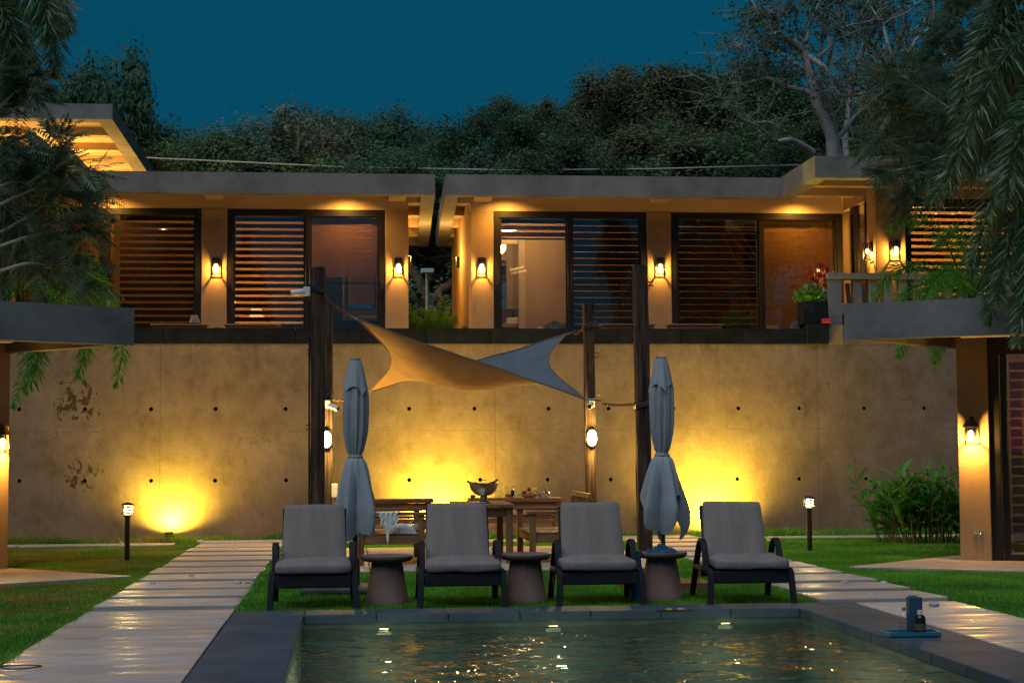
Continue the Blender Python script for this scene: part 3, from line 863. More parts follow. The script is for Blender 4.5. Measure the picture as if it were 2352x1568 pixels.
# signage on the right door glass and blinds
by = GY + .12
blind(2.46, 3.55, by, 5.12, 4.78, 'open', 'rolled up striped blind above the open view into the lit bedroom')
blind(3.64, 4.78, by, 5.12, 3.0, 'thin', 'dark striped blind behind the sliding pane beside the bedroom door')
blind(5.42, 6.78, by, 5.12, 3.0, 'thin', 'nearly closed dark blind with thin bright lines')
blind(6.88, 8.12, by, 5.12, 3.0, 'closed', 'closed orange lit blind behind the red flower pot')
blind(8.9, 10.26, 25.7, 5.16, 3.0, 'wide', 'open striped blind of the bright corner room behind the palm')
blind(10.35, 11.7, 25.7, 5.16, 3.0, 'wide', 'open striped blind at the far right behind hanging palm fronds')
blind(-1.87, -.74, by, 5.12, 3.0, 'open', 'striped blind half reflecting the evening sky left of the grey door')
blind(-.66, .46, by, 5.12, 4.03, 'closed', 'half raised greyish blind above the bathroom mirror')
blind(-3.72, -2.50, by, 5.12, 3.0, 'open', 'dark brown striped blind right of the left foliage')
blind(-5.2, -3.82, by, 5.12, 3.0, 'closed', 'closed orange blind partly hidden by the left foliage')

# rooms: fittings seen through the glass
bw = thing('bedroom_wall', 'warm tan inner bedroom wall seen through the glass door', 'wall', (3.6, 29.4, Z0))
a0 = at(1207, 640, 29.4).x
MB().box(a0, 5.02, 29.4, 29.55, Z0 + .02, 5.46).build('panel', M['stucco'], bw)
MB().box(a0 - .12, a0 - .002, 29.40, 29.52, Z0 + .02, 5.46).build('door_jamb', M['soffit'], bw)
def mirror(p0, p1, Y, label, zone=None):
    a, b = at(*p0, Y), at(*p1, Y)
    t = thing('mirror', label, 'mirror', ((a.x + b.x) / 2, Y, b.z))
    def rr(x0, x1, z0, z1, r, y0, y1):
        pts = []
        for (cx, cz, s) in ((x1 - r, z1 - r, 0), (x0 + r, z1 - r, 90), (x0 + r, z0 + r, 180), (x1 - r, z0 + r, 270)):
            for k in range(5):
                an = R(s + k * 22.5); pts.append((cx + r * math.cos(an), cz + r * math.sin(an)))
        n = len(pts)
        return MB().add([(x, y0, z) for x, z in pts] + [(x, y1, z) for x, z in pts], [list(range(n)), list(range(n, 2 * n))[::-1]] + [(i, n + i, n + (i + 1) % n, (i + 1) % n) for i in range(n)])
    rr(a.x, b.x, b.z, a.z, .06, Y, Y + .03).build('frame', M['black'], t)
    rr(a.x + .012, b.x - .012, b.z + .012, a.z - .012, .05, Y - .004, Y - .001).build('mirror_glass', M['mirror'], t)
    return t
M['mirror'] = plain('mirror_silver', (.8, .82, .83), .03, 1)
M['mirror'].node_tree.nodes['Principled BSDF'].inputs['Roughness'].default_value = .02
mirror((797, 612), (863, 711), 29.6, 'rounded bathroom mirror with a blue band seen through the left villa door')
mirror((1140, 560), (1199, 711), 30.6, 'rounded mirror above the basin seen through the bedroom door')
nw = thing('bathroom_niche', 'pale bathroom niche wall behind the mirror of the left villa', 'wall', (.3, 29.7, Z0))
a, b = at(788, 600, 29.7), at(873, 600, 29.7)
MB().box(a.x - .02, b.x + .1, 29.64, 29.75, Z0 + .02, 5.45).build('panel', M['soffit'], nw)
MB().box(at(716, 600, 29.2).x - .3, at(787, 600, 29.2).x, 29.2, 29.32, Z0 + .02, 5.45).build('grey_panel', mottled('grey_paint', (.2, .2, .21), (.27, .26, .27), 2), nw)
MB().box(a.x - .05, b.x + .1, 29.28, 29.62, 3.55, 3.6).box(a.x, b.x + .1, 29.3, 29.6, 2.96, 3.55).build('vanity', plain('dark_vanity', (.03, .035, .04), .4), nw)
MB().box(a.x + .12, b.x - .05, 29.3, 29.55, 3.602, 3.68).build('basin', M['white'], nw, bevel=.01)
bs = thing('washbasin', 'white rectangular washbasin on a counter seen through the bedroom door', 'washbasin', (at(1180, 745, 30.3).x, 30.3, Z0))
c = at(1182, 738, 30.3)
MB().box(c.x - .16, c.x + .16, 30.15, 30.5, c.z - .06, c.z + .06).build('basin', M['white'], bs, bevel=.015)
MB().box(c.x - .5, c.x + .3, 30.1, 30.55, c.z - .12, c.z - .062).build('counter', M['stucco'], bs)
MB().tube([(c.x, 30.5, c.z + .05), (c.x, 30.5, c.z + .2), (c.x, 30.42, c.z + .22), (c.x, 30.36, c.z + .2)], .012, 8).build('tap', M['black'], bs)
bed = thing('bed', 'unmade bed with dark clothes thrown on it behind the glass door', 'bed', (at(1270, 757, 28.3).x, 28.3, Z0))
c = at(1268, 757, 28.2)
def heap(cx, cy, z, rx, ry, hh, seed, n=26, crumple=.35):
    b = MB(); vs = []
    for j in range(n + 1):
        for i in range(n + 1):
            u, v_ = i / n * 2 - 1, j / n * 2 - 1
            r = max(0, 1 - (u * u + v_ * v_) ** 1.2)
            nz = mnoise.noise(Vector((u * 2.6 + seed, v_ * 2.6, seed))) + .5 * abs(mnoise.noise(Vector((u * 6 + seed, v_ * 6, 2))))
            vs.append((cx + u * rx, cy + v_ * ry, z + hh * r ** .6 * (1 + crumple * nz)))
    return b.add(vs, [(j * (n + 1) + i, j * (n + 1) + i + 1, (j + 1) * (n + 1) + i + 1, (j + 1) * (n + 1) + i) for j in range(n) for i in range(n)])
MB().box(c.x - .25, c.x + 1.4, 28.0, 29.35, Z0 + .05, 3.27).build('mattress', M['bed'], bed, bevel=.06, seg=3)
heap(c.x + .15, 28.4, 3.26, .42, .35, .14, 3).build('duvet', M['bed'], bed, smooth='all')
one('clothes', heap(c.x + .12, 28.35, 3.33, .36, .3, .13, 8, crumple=.9), plain('dark_clothes', (.02, .022, .028), .9), 'crumpled dark clothes thrown on the bed', 'clothes', (c.x + .12, 28.35, 3.33), smooth='all')
one('cushion', heap(c.x - .2, 28.2, 3.25, .12, .14, .16, 5, crumple=.2), mottled('checked_cloth', (.5, .1, .06), (.7, .6, .5), 18, .9), 'red and white checked cushion at the edge of the bed', 'cushion', (c.x - .2, 28.2, 3.25), smooth='all')
# ceiling lamp in the bedroom
cl = gnd(1168, 528, 5.40)
t = thing('ceiling_lamp', 'round flat ceiling lamp glowing in the bedroom', 'ceiling lamp', (cl.x, cl.y, 5.39))
MB().lathe([(.16, .0), (.165, .03), (.16, .065)], 24, (cl.x, cl.y, 5.39)).build('housing', M['white'], t, smooth=True)
MB().lathe([(.15, -.004), (.001, -.012)], 24, (cl.x, cl.y, 5.39)).build('diffuser', M['bulb_soft'], t)
lamp('ceiling_lamp_light', (cl.x, cl.y, 5.33), 42, (1, .66, .24), .12, t)
t = thing('ceiling_lamp', 'round ceiling lamp over the bed hidden behind the bedroom blind', 'ceiling lamp', (2.95, 28.5, 5.39))
MB().lathe([(.16, .0), (.165, .03), (.16, .065)], 24, (2.95, 28.5, 5.39)).build('housing', M['white'], t, smooth=True)
MB().lathe([(.15, -.004), (.001, -.012)], 24, (2.95, 28.5, 5.39)).build('diffuser', M['bulb_soft'], t)
lamp('ceiling_lamp_light', (2.95, 28.5, 5.33), 85, (1, .64, .24), .12, t)
t = thing('ceiling_lamp', 'round ceiling lamp above the bathroom mirror of the left villa', 'ceiling lamp', (.3, 29.3, 5.39))
MB().lathe([(.12, .0), (.125, .03), (.12, .065)], 24, (.3, 29.3, 5.39)).build('housing', M['white'], t, smooth=True)
MB().lathe([(.11, -.004), (.001, -.012)], 24, (.3, 29.3, 5.39)).build('diffuser', M['bulb_soft'], t)
lamp('ceiling_lamp_light', (.3, 29.3, 5.33), 22, (1, .74, .45), .1, t)
def room_lamp(x, y, z, pw, label, col=(1, .6, .2)):
    t = thing('pendant_lamp', label, 'lamp', (x, y, z))
    MB().tube([(x, y, z + .1), (x, y, 5.455)], .006, 6).build('cord', M['black'], t)
    MB().lathe([(.09, 0), (.06, .1), (.015, .13)], 16, (x, y, z)).build('shade', M['black'], t)
    MB().sphere((x, y, z + .01), .035, 10, 7).build('bulb', M['bulb'], t)
    lamp('pendant_light', (x, y, z - .06), pw, col, .05, t)
room_lamp(6.3, 29.8, 5.24, 45, 'pendant lamp glowing faintly behind the thin lined blind', (1, .55, .15))
room_lamp(-2.9 - .4, 29.6, 5.24, 40, 'pendant lamp behind the dark brown blind of the left villa', (1, .55, .15))
t = thing('bedside_lamp', 'low bedside lamp glowing behind the striped blind left of the grey door', 'lamp', (-1.6, 28.4, Z0 + .45))
MB().box(-1.8, -1.4, 28.2, 28.6, Z0 + .02, Z0 + .44).build('stand', M['wood_x'], t, bevel=.006)
MB().lathe([(.06, .45), (.02, .47), (.015, .62)], 14, (-1.6, 28.4, Z0)).build('stem', M['black'], t, smooth=True)
MB().lathe([(.13, .60), (.09, .80)], 20, (-1.6, 28.4, Z0)).build('lamp_shade', M['bulb_dim'], t, smooth=True)
lamp('bedside_light', (-1.6, 28.4, Z0 + .88), 95, (1, .54, .13), .06, t)
t = thing('lamp_screen', 'tall grey panel added to hold back the bedside lamp behind the left villa glass door', 'lamp_screen', (-.76, 28.4, Z0))  # added panel, keeps the bedside light off the right half of the room
MB().box(-.84, -.70, 27.55, 29.18, Z0 + .02, 5.40).build('body', mottled('lamp_screen_paint', (.16, .16, .17), (.21, .2, .21), 2), t, bevel=.01)
t = thing('chandelier', 'small chandelier with bare bulbs in the corner room behind the palm', 'chandelier', (9.5, 27.2, 4.7))
MB().tube([(9.5, 27.2, 4.75), (9.5, 27.2, 5.45)], .008, 6).build('stem', M['black'], t)
for k, (px, py) in enumerate(((2150, 493), (2172, 480), (2188, 494), (2205, 485), (2212, 475))):
    q = at(px, py, 27.2)
    MB().tube([(9.5, 27.2, 4.75), ((9.5 + q.x) / 2, 27.2, 4.68), (q.x, 27.2, q.z - .05)], .006, 6).build('arm', M['black'], t)
    MB().sphere(q, .02, 8, 6, (1, 1, 1.4)).build('bulb', M['bulb'], t)
lamp('chandelier_light', (9.5, 27.2, 4.62), 190, (1, .58, .15), .15, t)

# soffit downlights
for i, (px, lab) in enumerate(((795, 'recessed downlight above the grey glass door of the left villa'), (1165, 'recessed downlight above the bedroom glass door'), (1835, 'recessed downlight above the orange closed blind'), (250, 'recessed downlight above the orange blind behind the left foliage'))):
    x = at(px, 480, 26.75).x
    t = thing('downlight', lab, 'downlight', (x, 26.58, 5.49), group='recessed downlights in the villa eaves')
    MB().lathe([(.06, 0), (.06, -.012), (.045, -.014)], 16, (x, 26.58, 5.499)).build('rim', M['white'], t)
    MB().lathe([(.042, -.006), (.001, -.006)], 16, (x, 26.58, 5.499)).build('lens', M['bulb_soft'], t)
    lamp('downlight_light', (x, 26.58, 5.46), 120, (1, .50, .09), .03, t, 'SPOT', (x, 26.97, 2.9), 150, 1.0)
# passage lamp pair washing the eaves of both villas
for s, (x, lab) in enumerate(((1.0, 'up light on the passage wall of the left villa'), (1.93, 'up light on the passage wall of the right villa'))):
    t = thing('passage_light', lab, 'wall light', (x, 29.3, 4.6), group='passage wall lights')
    sx = 1 if s == 0 else -1
    MB().box(x if s == 0 else x - .06, x + .06 if s == 0 else x, 29.24, 29.36, 4.55, 4.75).build('housing', M['black'], t, bevel=.006)
    MB().box(x + sx * .01 - .012, x + sx * .03 + .012, 29.26, 29.34, 4.752, 4.756).build('lens', M['bulb_soft'], t)
    lamp('passage_light_light', (x + sx * .16, 29.3, 4.72), 46, (1, .52, .10), .04, t)

# sconces
lab = ['lit box sconce on the column between the two left windows', 'lit box sconce on the column left of the passage', 'lit box sconce on the column right of the passage', 'lit box sconce on the column behind the tall right post']
for (px, l) in zip((497, 915, 1106, 1515), lab): sconce(px, 612, GY - .04, l)
p = at(2055, 573, 25.4); sconce(0, 0, 0, 'lit box sconce on the front of the corner room column above the railing', loc=(p.x, 25.4, p.z))
p = at(2008, 577, 25.62); sconce(0, 0, 0, 'lit box sconce on the side of the corner room column by the glass', rotz=R(-90), loc=(8.29, 25.62, p.z))

# door lettering
def letters(txt, loc, size, mat, parent, rot=0, shear=.25):
    cu = bpy.data.curves.new('lettering', 'FONT'); cu.body = txt; cu.size = size; cu.shear = shear; cu.extrude = .0006; cu.offset = .002
    tmp = bpy.data.objects.new('tmp', cu); COL.objects.link(tmp)
    dg = bpy.context.evaluated_depsgraph_get(); me = bpy.data.meshes.new_from_object(tmp.evaluated_get(dg))
    bpy.data.objects.remove(tmp)
    o = link('lettering', me, mat, parent); me.name = 'lettering'
    o.matrix_local = Matrix.Translation(Vector(loc) - LOC[parent.name]) @ Matrix.Rotation(R(90), 4, 'X') @ Matrix.Rotation(rot, 4, 'Z')
    return o
M['vinyl'] = plain('white_vinyl', (.8, .78, .72), .6)
sg = at(1171, 622, GY - .006)
t = thing('door_lettering', 'white script lettering on the bedroom glass door', 'sign', (sg.x, GY - .004, sg.z - .05))
letters('Continuiti', (sg.x, GY - .004, sg.z), .058, M['vinyl'], t, R(13))
letters('Getaway', (sg.x + .075, GY - .004, sg.z - .05), .058, M['vinyl'], t, R(13))
MB().tube([(sg.x + .02, GY - .004, sg.z - .05), (sg.x + .06, GY - .004, sg.z - .02), (sg.x + .10, GY - .004, sg.z - .035), (sg.x + .02, GY - .004, sg.z - .05)], .003, 5).build('roof_mark', M['vinyl'], t)

# ------------------------------------------------------------------ coffered roof of the house further up
hh = thing('hill_house', 'higher house with a big lit coffered concrete roof, upper left', 'house', (-8, 37, 2.6))
ring = MB(); O = [(-4.7, 33.0), (-4.78, 41.5), (-13, 41.5), (-13, 33.0)]; I = [(-5.0, 33.3), (-5.08, 41.2), (-12.7, 41.2), (-12.7, 33.3)]
for k in range(4):
    ring.prism([O[k], O[(k + 1) % 4], I[(k + 1) % 4], I[k]], 7.88, 8.19)
ring.build('roof', M['concrete'], hh)
MB().prism([(-4.95, 33.25), (-5.03, 41.25), (-12.75, 41.25), (-12.75, 33.25)], 8.06, 8.12).build('ceiling', M['soffit'], hh)
for y in (34.9, 36.6, 38.3, 40.0): MB().box(-12.69, -5.06, y - .13, y + .13, 7.9, 8.06).build('roof_rib', M['soffit'], hh)
for x in (-6.35, -8.2): MB().box(x - .13, x + .13, 33.31, 41.19, 7.893, 8.055).build('roof_rib', M['soffit'], hh)
MB().box(-13, -6.5, 35.2, 41.0, 2.4, 7.9).build('wall', M['stucco'], hh)
for k, (x, y) in enumerate(((-6.42, 36.5), (-6.42, 39.2), (-8.0, 35.1))):
    t = thing('house_lamp', ['wall lamp on the upper house side wall, nearer of two', 'wall lamp on the upper house side wall, farther of two', 'wall lamp on the upper house front wall'][k], 'wall light', (x, y, 6.4), group='wall lamps of the upper house')
    MB().box(x - .06, x + .06, y - .06, y + .06, 6.3, 6.5).build('housing', M['black'], t)
    MB().box(x - .04, x + .04, y - .04, y + .04, 6.502, 6.51).build('lens', M['bulb_soft'], t)
    lamp('house_lamp_light', (x + (.25 if k < 2 else 0), y - (.25 if k == 2 else 0), 6.6), 300, (1, .54, .11), .1, t)

# ------------------------------------------------------------------ garden pavilions left and right
def pavilion(poly, e, colp, colw, zb, zt, label, side):
    T, F, E, Bk = [Vector((p[0], p[1], 0)) for p in poly]
    t = thing('pavilion', label, 'pavilion', (T.x + side * 3, T.y, 0), 0, 'flat roofed garden pavilions')
    P4 = [T, F, E, Bk]
    cen = sum(P4, Vector()) / 4
    def ins(d):
        out = []
        n = 4
        for i in range(n):
            a, b, c = P4[i - 1], P4[i], P4[(i + 1) % n]
            d1 = (b - a).normalized(); d2 = (c - b).normalized()
            n1 = Vector((-d1.y, d1.x, 0)); n2 = Vector((-d2.y, d2.x, 0))
            if (cen - b).dot(n1) < 0: n1 = -n1
            if (cen - b).dot(n2) < 0: n2 = -n2
            k = (n1 + n2).normalized(); out.append(b + k * (d / max(.2, k.dot(n1))))
        return out
    inn = ins(.16); rim = MB()
    for k in range(4):
        q = [(p.x, p.y) for p in (P4[k], P4[(k + 1) % 4], inn[(k + 1) % 4], inn[k])]
        rim.prism(q if side > 0 else q[::-1], zb, zt)
    rim.build('roof', M['concrete'], t)
    q = [(p.x, p.y) for p in ins(.155)]
    MB().prism(q if side > 0 else q[::-1], zb + .12, zb + .2).build('soffit', M['soffit'], t)
    q2 = ins(.16); mid1 = (q2[0] + q2[1]) / 2
    MB().bar(q2[0] + (q2[2] - q2[0]) * .18 + Vector((0, 0, zb + .075)), q2[1] * .75 + q2[2] * .25 + Vector((0, 0, zb + .075)), .2, .09).build('roof_rib', M['soffit'], t)
    MB().bar(q2[3] * .55 + q2[0] * .45 + Vector((0, 0, zb + .072)), q2[1] * .55 + q2[0] * .45 + Vector((0, 0, zb + .072)), .2, .09).build('roof_rib', M['soffit'], t)
    pq = [(p.x, p.y) for p in P4]
    MB().prism(pq if side > 0 else pq[::-1], -.05, .035).build('patio_slab', M['patio'], t, bevel=.006)
    e = Vector(e).normalized(); nrm = Vector((-e.y, e.x, 0))
    if nrm.y > 0: nrm = -nrm                     # outwards, towards the camera
    c0 = Vector((colp[0], colp[1], 0))
    def obox(name, mat, u0, u1, w0, w1, z0, z1, bev=0, parent=t):
        pts = [c0 + e * u + nrm * -w for u, w in ((u0, w0), (u1, w0), (u1, w1), (u0, w1))]
        qq = [(p.x, p.y) for p in pts]
        return MB().prism(qq if side > 0 else qq[::-1], z0, z1).build(name, mat, parent, bevel=bev)
    obox('column', M['stucco'], 0, colw, 0, .34, .02, zb + .13, .008)
    w = obox('window', M['bronze'], colw + .001, colw + .11, .05, .13, .036, zb + .1)
    obox('frame', M['bronze'], colw + .12, colw + .19, .10, .18, .036, zb + .05, parent=w)
    obox('head', M['bronze'], colw + .11, 3.6, .06, .16, zb - .12, zb + .1, parent=w)
    obox('sill', M['bronze'], colw + .19, 3.6, .07, .15, .036, .10, parent=w)
    obox('pane', M['glass'], colw + .19, 2.0, .12, .128, .10, zb - .12, parent=w)
    obox('mullion', M['bronze'], 2.0, 2.08, .09, .16, .10, zb - .12, parent=w)
    obox('pane', M['glass'], 2.08, 3.5, .12, .128, .10, zb - .12, parent=w)
    obox('back_wall', M['stucco'], -.1, 3.6, 2.2, 2.35, .02, zb + .12)
    obox('inner_wall', M['stucco'], 0, .12, .35, 2.2, .02, zb + .12)
    return t, c0, e, nrm
zR0, zR1 = 2.45, 2.84
pr, cR, eR, nR = pavilion(PAV_R, (.866, -.5, 0), (6.79, 18.05), .34, zR0, zR1, 'right garden pavilion with concrete roof and striped glass front', 1)
pl, cL, eL, nL = pavilion(PAV_L, (-.82, -.57, 0), (-3.72, 18.6), .45, 2.39, 2.77, 'left garden pavilion with concrete roof at the picture edge', -1)
# blinds of the right pavilion: along its glass
t = thing('window_blind', 'dark slatted blind inside the right pavilion glass', 'blind', cR + eR * .55 - nR * .2, 0, 'blinds in the garden pavilions')
b = MB().bar((0, 0, 0), tuple(eR * 1.4), .004, .082); me = b.mesh('slat'); me.materials.append(M['wood'])
for k in range(20):
    o = link('slat', me, None, t); o.location = (0, 0, 2.2 - k * .107)
q = cR + eR * 1.6 - nR * 1.4
t = thing('pendant_lamp', 'pendant lamp inside the right pavilion', 'lamp', (q.x, q.y, 1.9))
MB().tube([(q.x, q.y, 2.0), (q.x, q.y, 2.56)], .006, 6).build('cord', M['black'], t)
MB().lathe([(.11, 0), (.07, .1), (.015, .14)], 16, (q.x, q.y, 1.9)).build('shade', M['black'], t)
MB().sphere((q.x, q.y, 1.9), .035, 10, 7).build('bulb', M['bulb'], t)
lamp('pendant_light', (q.x, q.y, 1.84), 40, (1, .80, .32), .05, t)
# lanterns on the pavilion piers
def lantern(c, out, side, label):
    rz = math.atan2(out.y, out.x) + R(90)
    t = thing('wall_lantern', label, 'wall light', c, rz, 'lanterns on the pavilion piers')
    k = dict(local=True)
    MB().box(-.045, .045, -.018, 0, -.02, .14).build('back_plate', M['black'], t, **k)
    MB().lathe([(.10, -.0), (.085, .02), (.04, .09), (.035, .11), (.02, .12)], 4, (0, -.10, .08)).build('cap', M['bronze'], t, **k)
    MB().bar((0, -.02, .12), (0, -.1, .14), .02, .015).build('arm', M['black'], t, **k)
    fr = MB()
    for sx in (-1, 1):
        for sy in (-1, 1):
            fr.box(sx * .052 - .005, sx * .052 + .005, -.10 + sy * .052 - .005, -.10 + sy * .052 + .005, -.085, .08)
    for (x0, x1, y0, y1) in ((-.06, .06, -.16, -.148), (-.06, .06, -.052, -.04), (-.06, -.048, -.148, -.052), (.048, .06, -.148, -.052)): fr.box(x0, x1, y0, y1, -.096, -.085)
    fr.build('frame', M['bronze'], t, **k)
    MB().sphere((0, -.10, .0), .034, 12, 8, (1, 1, 1.3)).build('bulb', M['bulb'], t, smooth='all', **k)
    gl = MB()
    for (x0, y0, x1, y1) in ((-.052, -.152, .052, -.152), (.052, -.152, .052, -.048), (-.052, -.152, -.052, -.048)):
        gl.add([(x0, y0, -.085), (x1, y1, -.085), (x1, y1, .08), (x0, y0, .08)], [(0, 1, 2, 3)])
    gl.build('glass', M['clear'], t, **k)
    d_ = bpy.data.lights.new('lantern_light', 'POINT'); d_.energy = 70; d_.color = (1, .52, .10); d_.shadow_soft_size = .02
    o = bpy.data.objects.new('lantern_light', d_); COL.objects.link(o); o.parent = t; o.location = (0, -.138, -.05)
zl = at(2220, 997, 17.9).z
lantern(cR + eR * .16 + nR * .002 + Vector((0, 0, zl)), nR, 1, 'lit black lantern on the pier of the right pavilion')
lantern(cL + eL * .12 + nL * .002 + Vector((0, 0, at(8, 1015, 18.4).z)), nL, -1, 'lit black lantern on the pier of the left pavilion at the picture edge')
t = thing('socket_plate', 'double power socket low on the right pavilion pier', 'socket', cR + eR * .2 + nR * .003 + Vector((0, 0, .33)))
pc = LOC[t.name]
MB().bar(pc - eR * .055, pc + eR * .055, .008, .07).build('plate', plain('beige_plastic', (.35, .31, .27), .5), t)
for s in (-1, 1): MB().sphere(pc + eR * s * .027 + nR * .004, .018, 8, 6, (1, 1, 1)).build('outlet', M['metal'], t)

# folding stool inside the right pavilion
q = cR + eR * .95 - nR * .55
t = thing('folding_stool', 'dark folding stool with crossed legs inside the right pavilion glass', 'stool', (q.x, q.y, .036))
for s_ in (-1, 1):
    o_ = nR * (.14 * s_)
    MB().bar(q - eR * .2 + o_ + Vector((0, 0, .045)), q + eR * .2 + o_ + Vector((0, 0, .46)), .03, .03).build('leg', M['black'], t)
    MB().bar(q + eR * .2 + o_ * 1.1 + Vector((0, 0, .045)), q - eR * .2 + o_ * 1.1 + Vector((0, 0, .46)), .03, .03).build('leg', M['black'], t)
MB().bar(q - eR * .24 + Vector((0, 0, .48)), q + eR * .24 + Vector((0, 0, .48)), .34, .03).build('seat', M['black'], t)
b = MB()
for k in range(5): b.sphere(q + eR * (.03 * k - .08) + nR * .2 + Vector((0, 0, .33 + .035 * math.sin(k * 2))), .045, 10, 7)
one('bright_cloth', b, mottled('bright_print', (.55, .04, .02), (.08, .25, .5), 14, .8), 'bright red and blue cloth hanging at the folding stool', 'cloth', q + nR * .2 + Vector((0, 0, .28)), smooth='all')
# ------------------------------------------------------------------ loungers
def cushion_mesh(w0, w1, length, th, seed, puff=.007, n=(14, 12, 4)):
    """soft cushion lying in local xy (x across, y along), tapering from w0 to w1"""
    b = bmesh.new(); bmesh.ops.create_cube(b, size=1)
    bmesh.ops.subdivide_edges(b, edges=b.edges[:], cuts=9, use_grid_fill=True)
    for v in b.verts:
        x, y, z = v.co.x * 2, v.co.y * 2, v.co.z * 2          # -1..1
        p = 11.0
        # superellipse rounding
        k = (abs(x) ** p + abs(y) ** p + abs(z) ** 3.0) ** (1 / p)
        if k > 1: x, y, z = x / k ** .45, y / k ** .45, z / k ** .9
        w = w0 + (w1 - w0) * (y + 1) / 2
        nz = mnoise.noise(Vector((x * 2 + seed, y * 2, z))) * .009 + abs(mnoise.noise(Vector((x * 3 + seed, y * 7 - seed, z)))) * .007
        pf = puff * (1 - x * x) * (1 - y * y) * (1 if z > 0 else -.3)
        v.co = Vector((x * w / 2, (y + 1) / 2 * length, z * th / 2 + pf + nz))
    me = bpy.data.meshes.new('cushion'); b.to_mesh(me); b.free()
    me.polygons.foreach_set('use_smooth', [True] * len(me.polygons)); me.materials.append(M['cushion']); return me
def flat_bar(pts, w, th, wdir=(1, 0, 0)):
    """flat bar of width w (along x) following a path in the yz plane"""
    b = MB(); pts = [Vector(p) for p in pts]; n = len(pts); rings = []
    for i, p in enumerate(pts):
        d = (pts[min(i + 1, n - 1)] - pts[max(i - 1, 0)]).normalized(); nr = Vector((1, 0, 0)).cross(d).normalized()
        ring = []
        for (a, c) in ((-1, -.5), (-.8, -1), (.8, -1), (1, -.5), (1, .5), (.8, 1), (-.8, 1), (-1, .5)):
            ring.append(p + Vector((1, 0, 0)) * (a * w / 2) + nr * (c * th / 2))
        rings.append(ring)
    for r in rings: b.v += r
    for i in range(n - 1):
        for k in range(8): b.f.append([i * 8 + k, i * 8 + (k + 1) % 8, (i + 1) * 8 + (k + 1) % 8, (i + 1) * 8 + k])
    b.f.append(list(range(8))[::-1]); b.f.append([(n - 1) * 8 + k for k in range(8)])
    return b
def make_lounger():
    t = thing('lounge_chair', 'x', 'lounge chair', (0, 0, 0), 0, 'row of grey cushioned loungers behind the pool')
    k = dict(local=True, smooth=True)
    W = .335
    for s in (-1, 1):
        # front leg bends back into the side rail
        flat_bar([(s * (W + .012), -.035, 0), (s * (W + .006), -.015, .12), (s * W, 0, .22), (s * W, .012, .262), (s * W, .05, .285), (s * W, .12, .287), (s * W, .62, .285)], .052, .04).build('leg', M['wicker'], t, **k)
        # arm arch running down into the rear leg
        arch = [(s * .315, .30, .27), (s * .317, .33, .40), (s * .318, .36, .47), (s * .318, .41, .513), (s * .318, .47, .52), (s * .318, .53, .505), (s * .318, .60, .45), (s * .322, .70, .30), (s * .328, .80, .12), (s * .335, .86, 0)]
        flat_bar(arch, .052, .026).build('arm', M['wicker'], t, **k)
    MB().box(-.31, .31, -.008, .035, .185, .288).build('front_apron', M['wicker'], t, bevel=.012, local=True)
    MB().box(-.305, .305, .036, .64, .245, .275).build('seat_base', M['wicker'], t, bevel=.006, local=True)
    MB().box(-.30, .30, .60, .64, .2, .286).build('rear_rail', M['wicker'], t, bevel=.008, local=True)
    th = R(67)
    bf = MB().box(-.27, .27, 0, .55, -.02, .012).xf(Matrix.Translation((0, .60, .29)) @ Matrix.Rotation(th, 4, 'X'))
    bf.build('back_frame', M['wicker'], t, bevel=.008, local=True)
    o = link('seat_cushion', SEATC, None, t); o.location = (0, -.035, .335); o.rotation_euler = (R(2.2), 0, 0)
    o = link('back_cushion', BACKC, None, t); o.location = (0, .555, .335); o.rotation_euler = (th, 0, 0)
    MB().tube([(-.34, .5, .25), (-.345, .48, .18), (-.342, .47, .12)], .004, 5).tube([(-.34, .5, .25), (-.35, .53, .17)], .004, 5).build('tie_string', M['rust'], t, local=True)
    return t
CUSH = [(cushion_mesh(.62, .60, .66, .074, 1.0 + 7 * k), cushion_mesh(.545, .51, .535, .062, 4.0 + 5 * k, .008)) for k in range(4)]
SEATC, BACKC = CUSH[0]
L0 = make_lounger()
LL = [(-.300, 13.55, 0.5, 'grey cushioned lounger at the left end of the row beside the paver path'), (.905, 13.53, -.4, 'grey cushioned lounger in front of the dining table, second from left'),
      (2.04, 13.50, -1.2, 'grey cushioned lounger between two side tables, second from right'), (3.275, 13.43, -1.0, 'grey cushioned lounger at the right end of the row near the bollard')]
for i, (x, y, a, l) in enumerate(LL):
    o = L0 if i == 0 else dup(L0)
    o.location = (x, y, 0); o.rotation_euler.z = R(a); o['label'] = l; LOC[o.name] = Vector((x, y, 0))
    for ch in o.children:
        if ch.name.startswith('seat_cushion'): ch.data = CUSH[i][0]; ch.location.x += (.0, .012, -.01, .008)[i]; ch.rotation_euler.z = R((0, -1.5, 1.2, -2)[i])
        if ch.name.startswith('back_cushion'): ch.data = CUSH[i][1]; ch.location.x += (0, -.008, .006, -.006)[i]; ch.rotation_euler.y = R((0, .8, -.6, 1)[i])

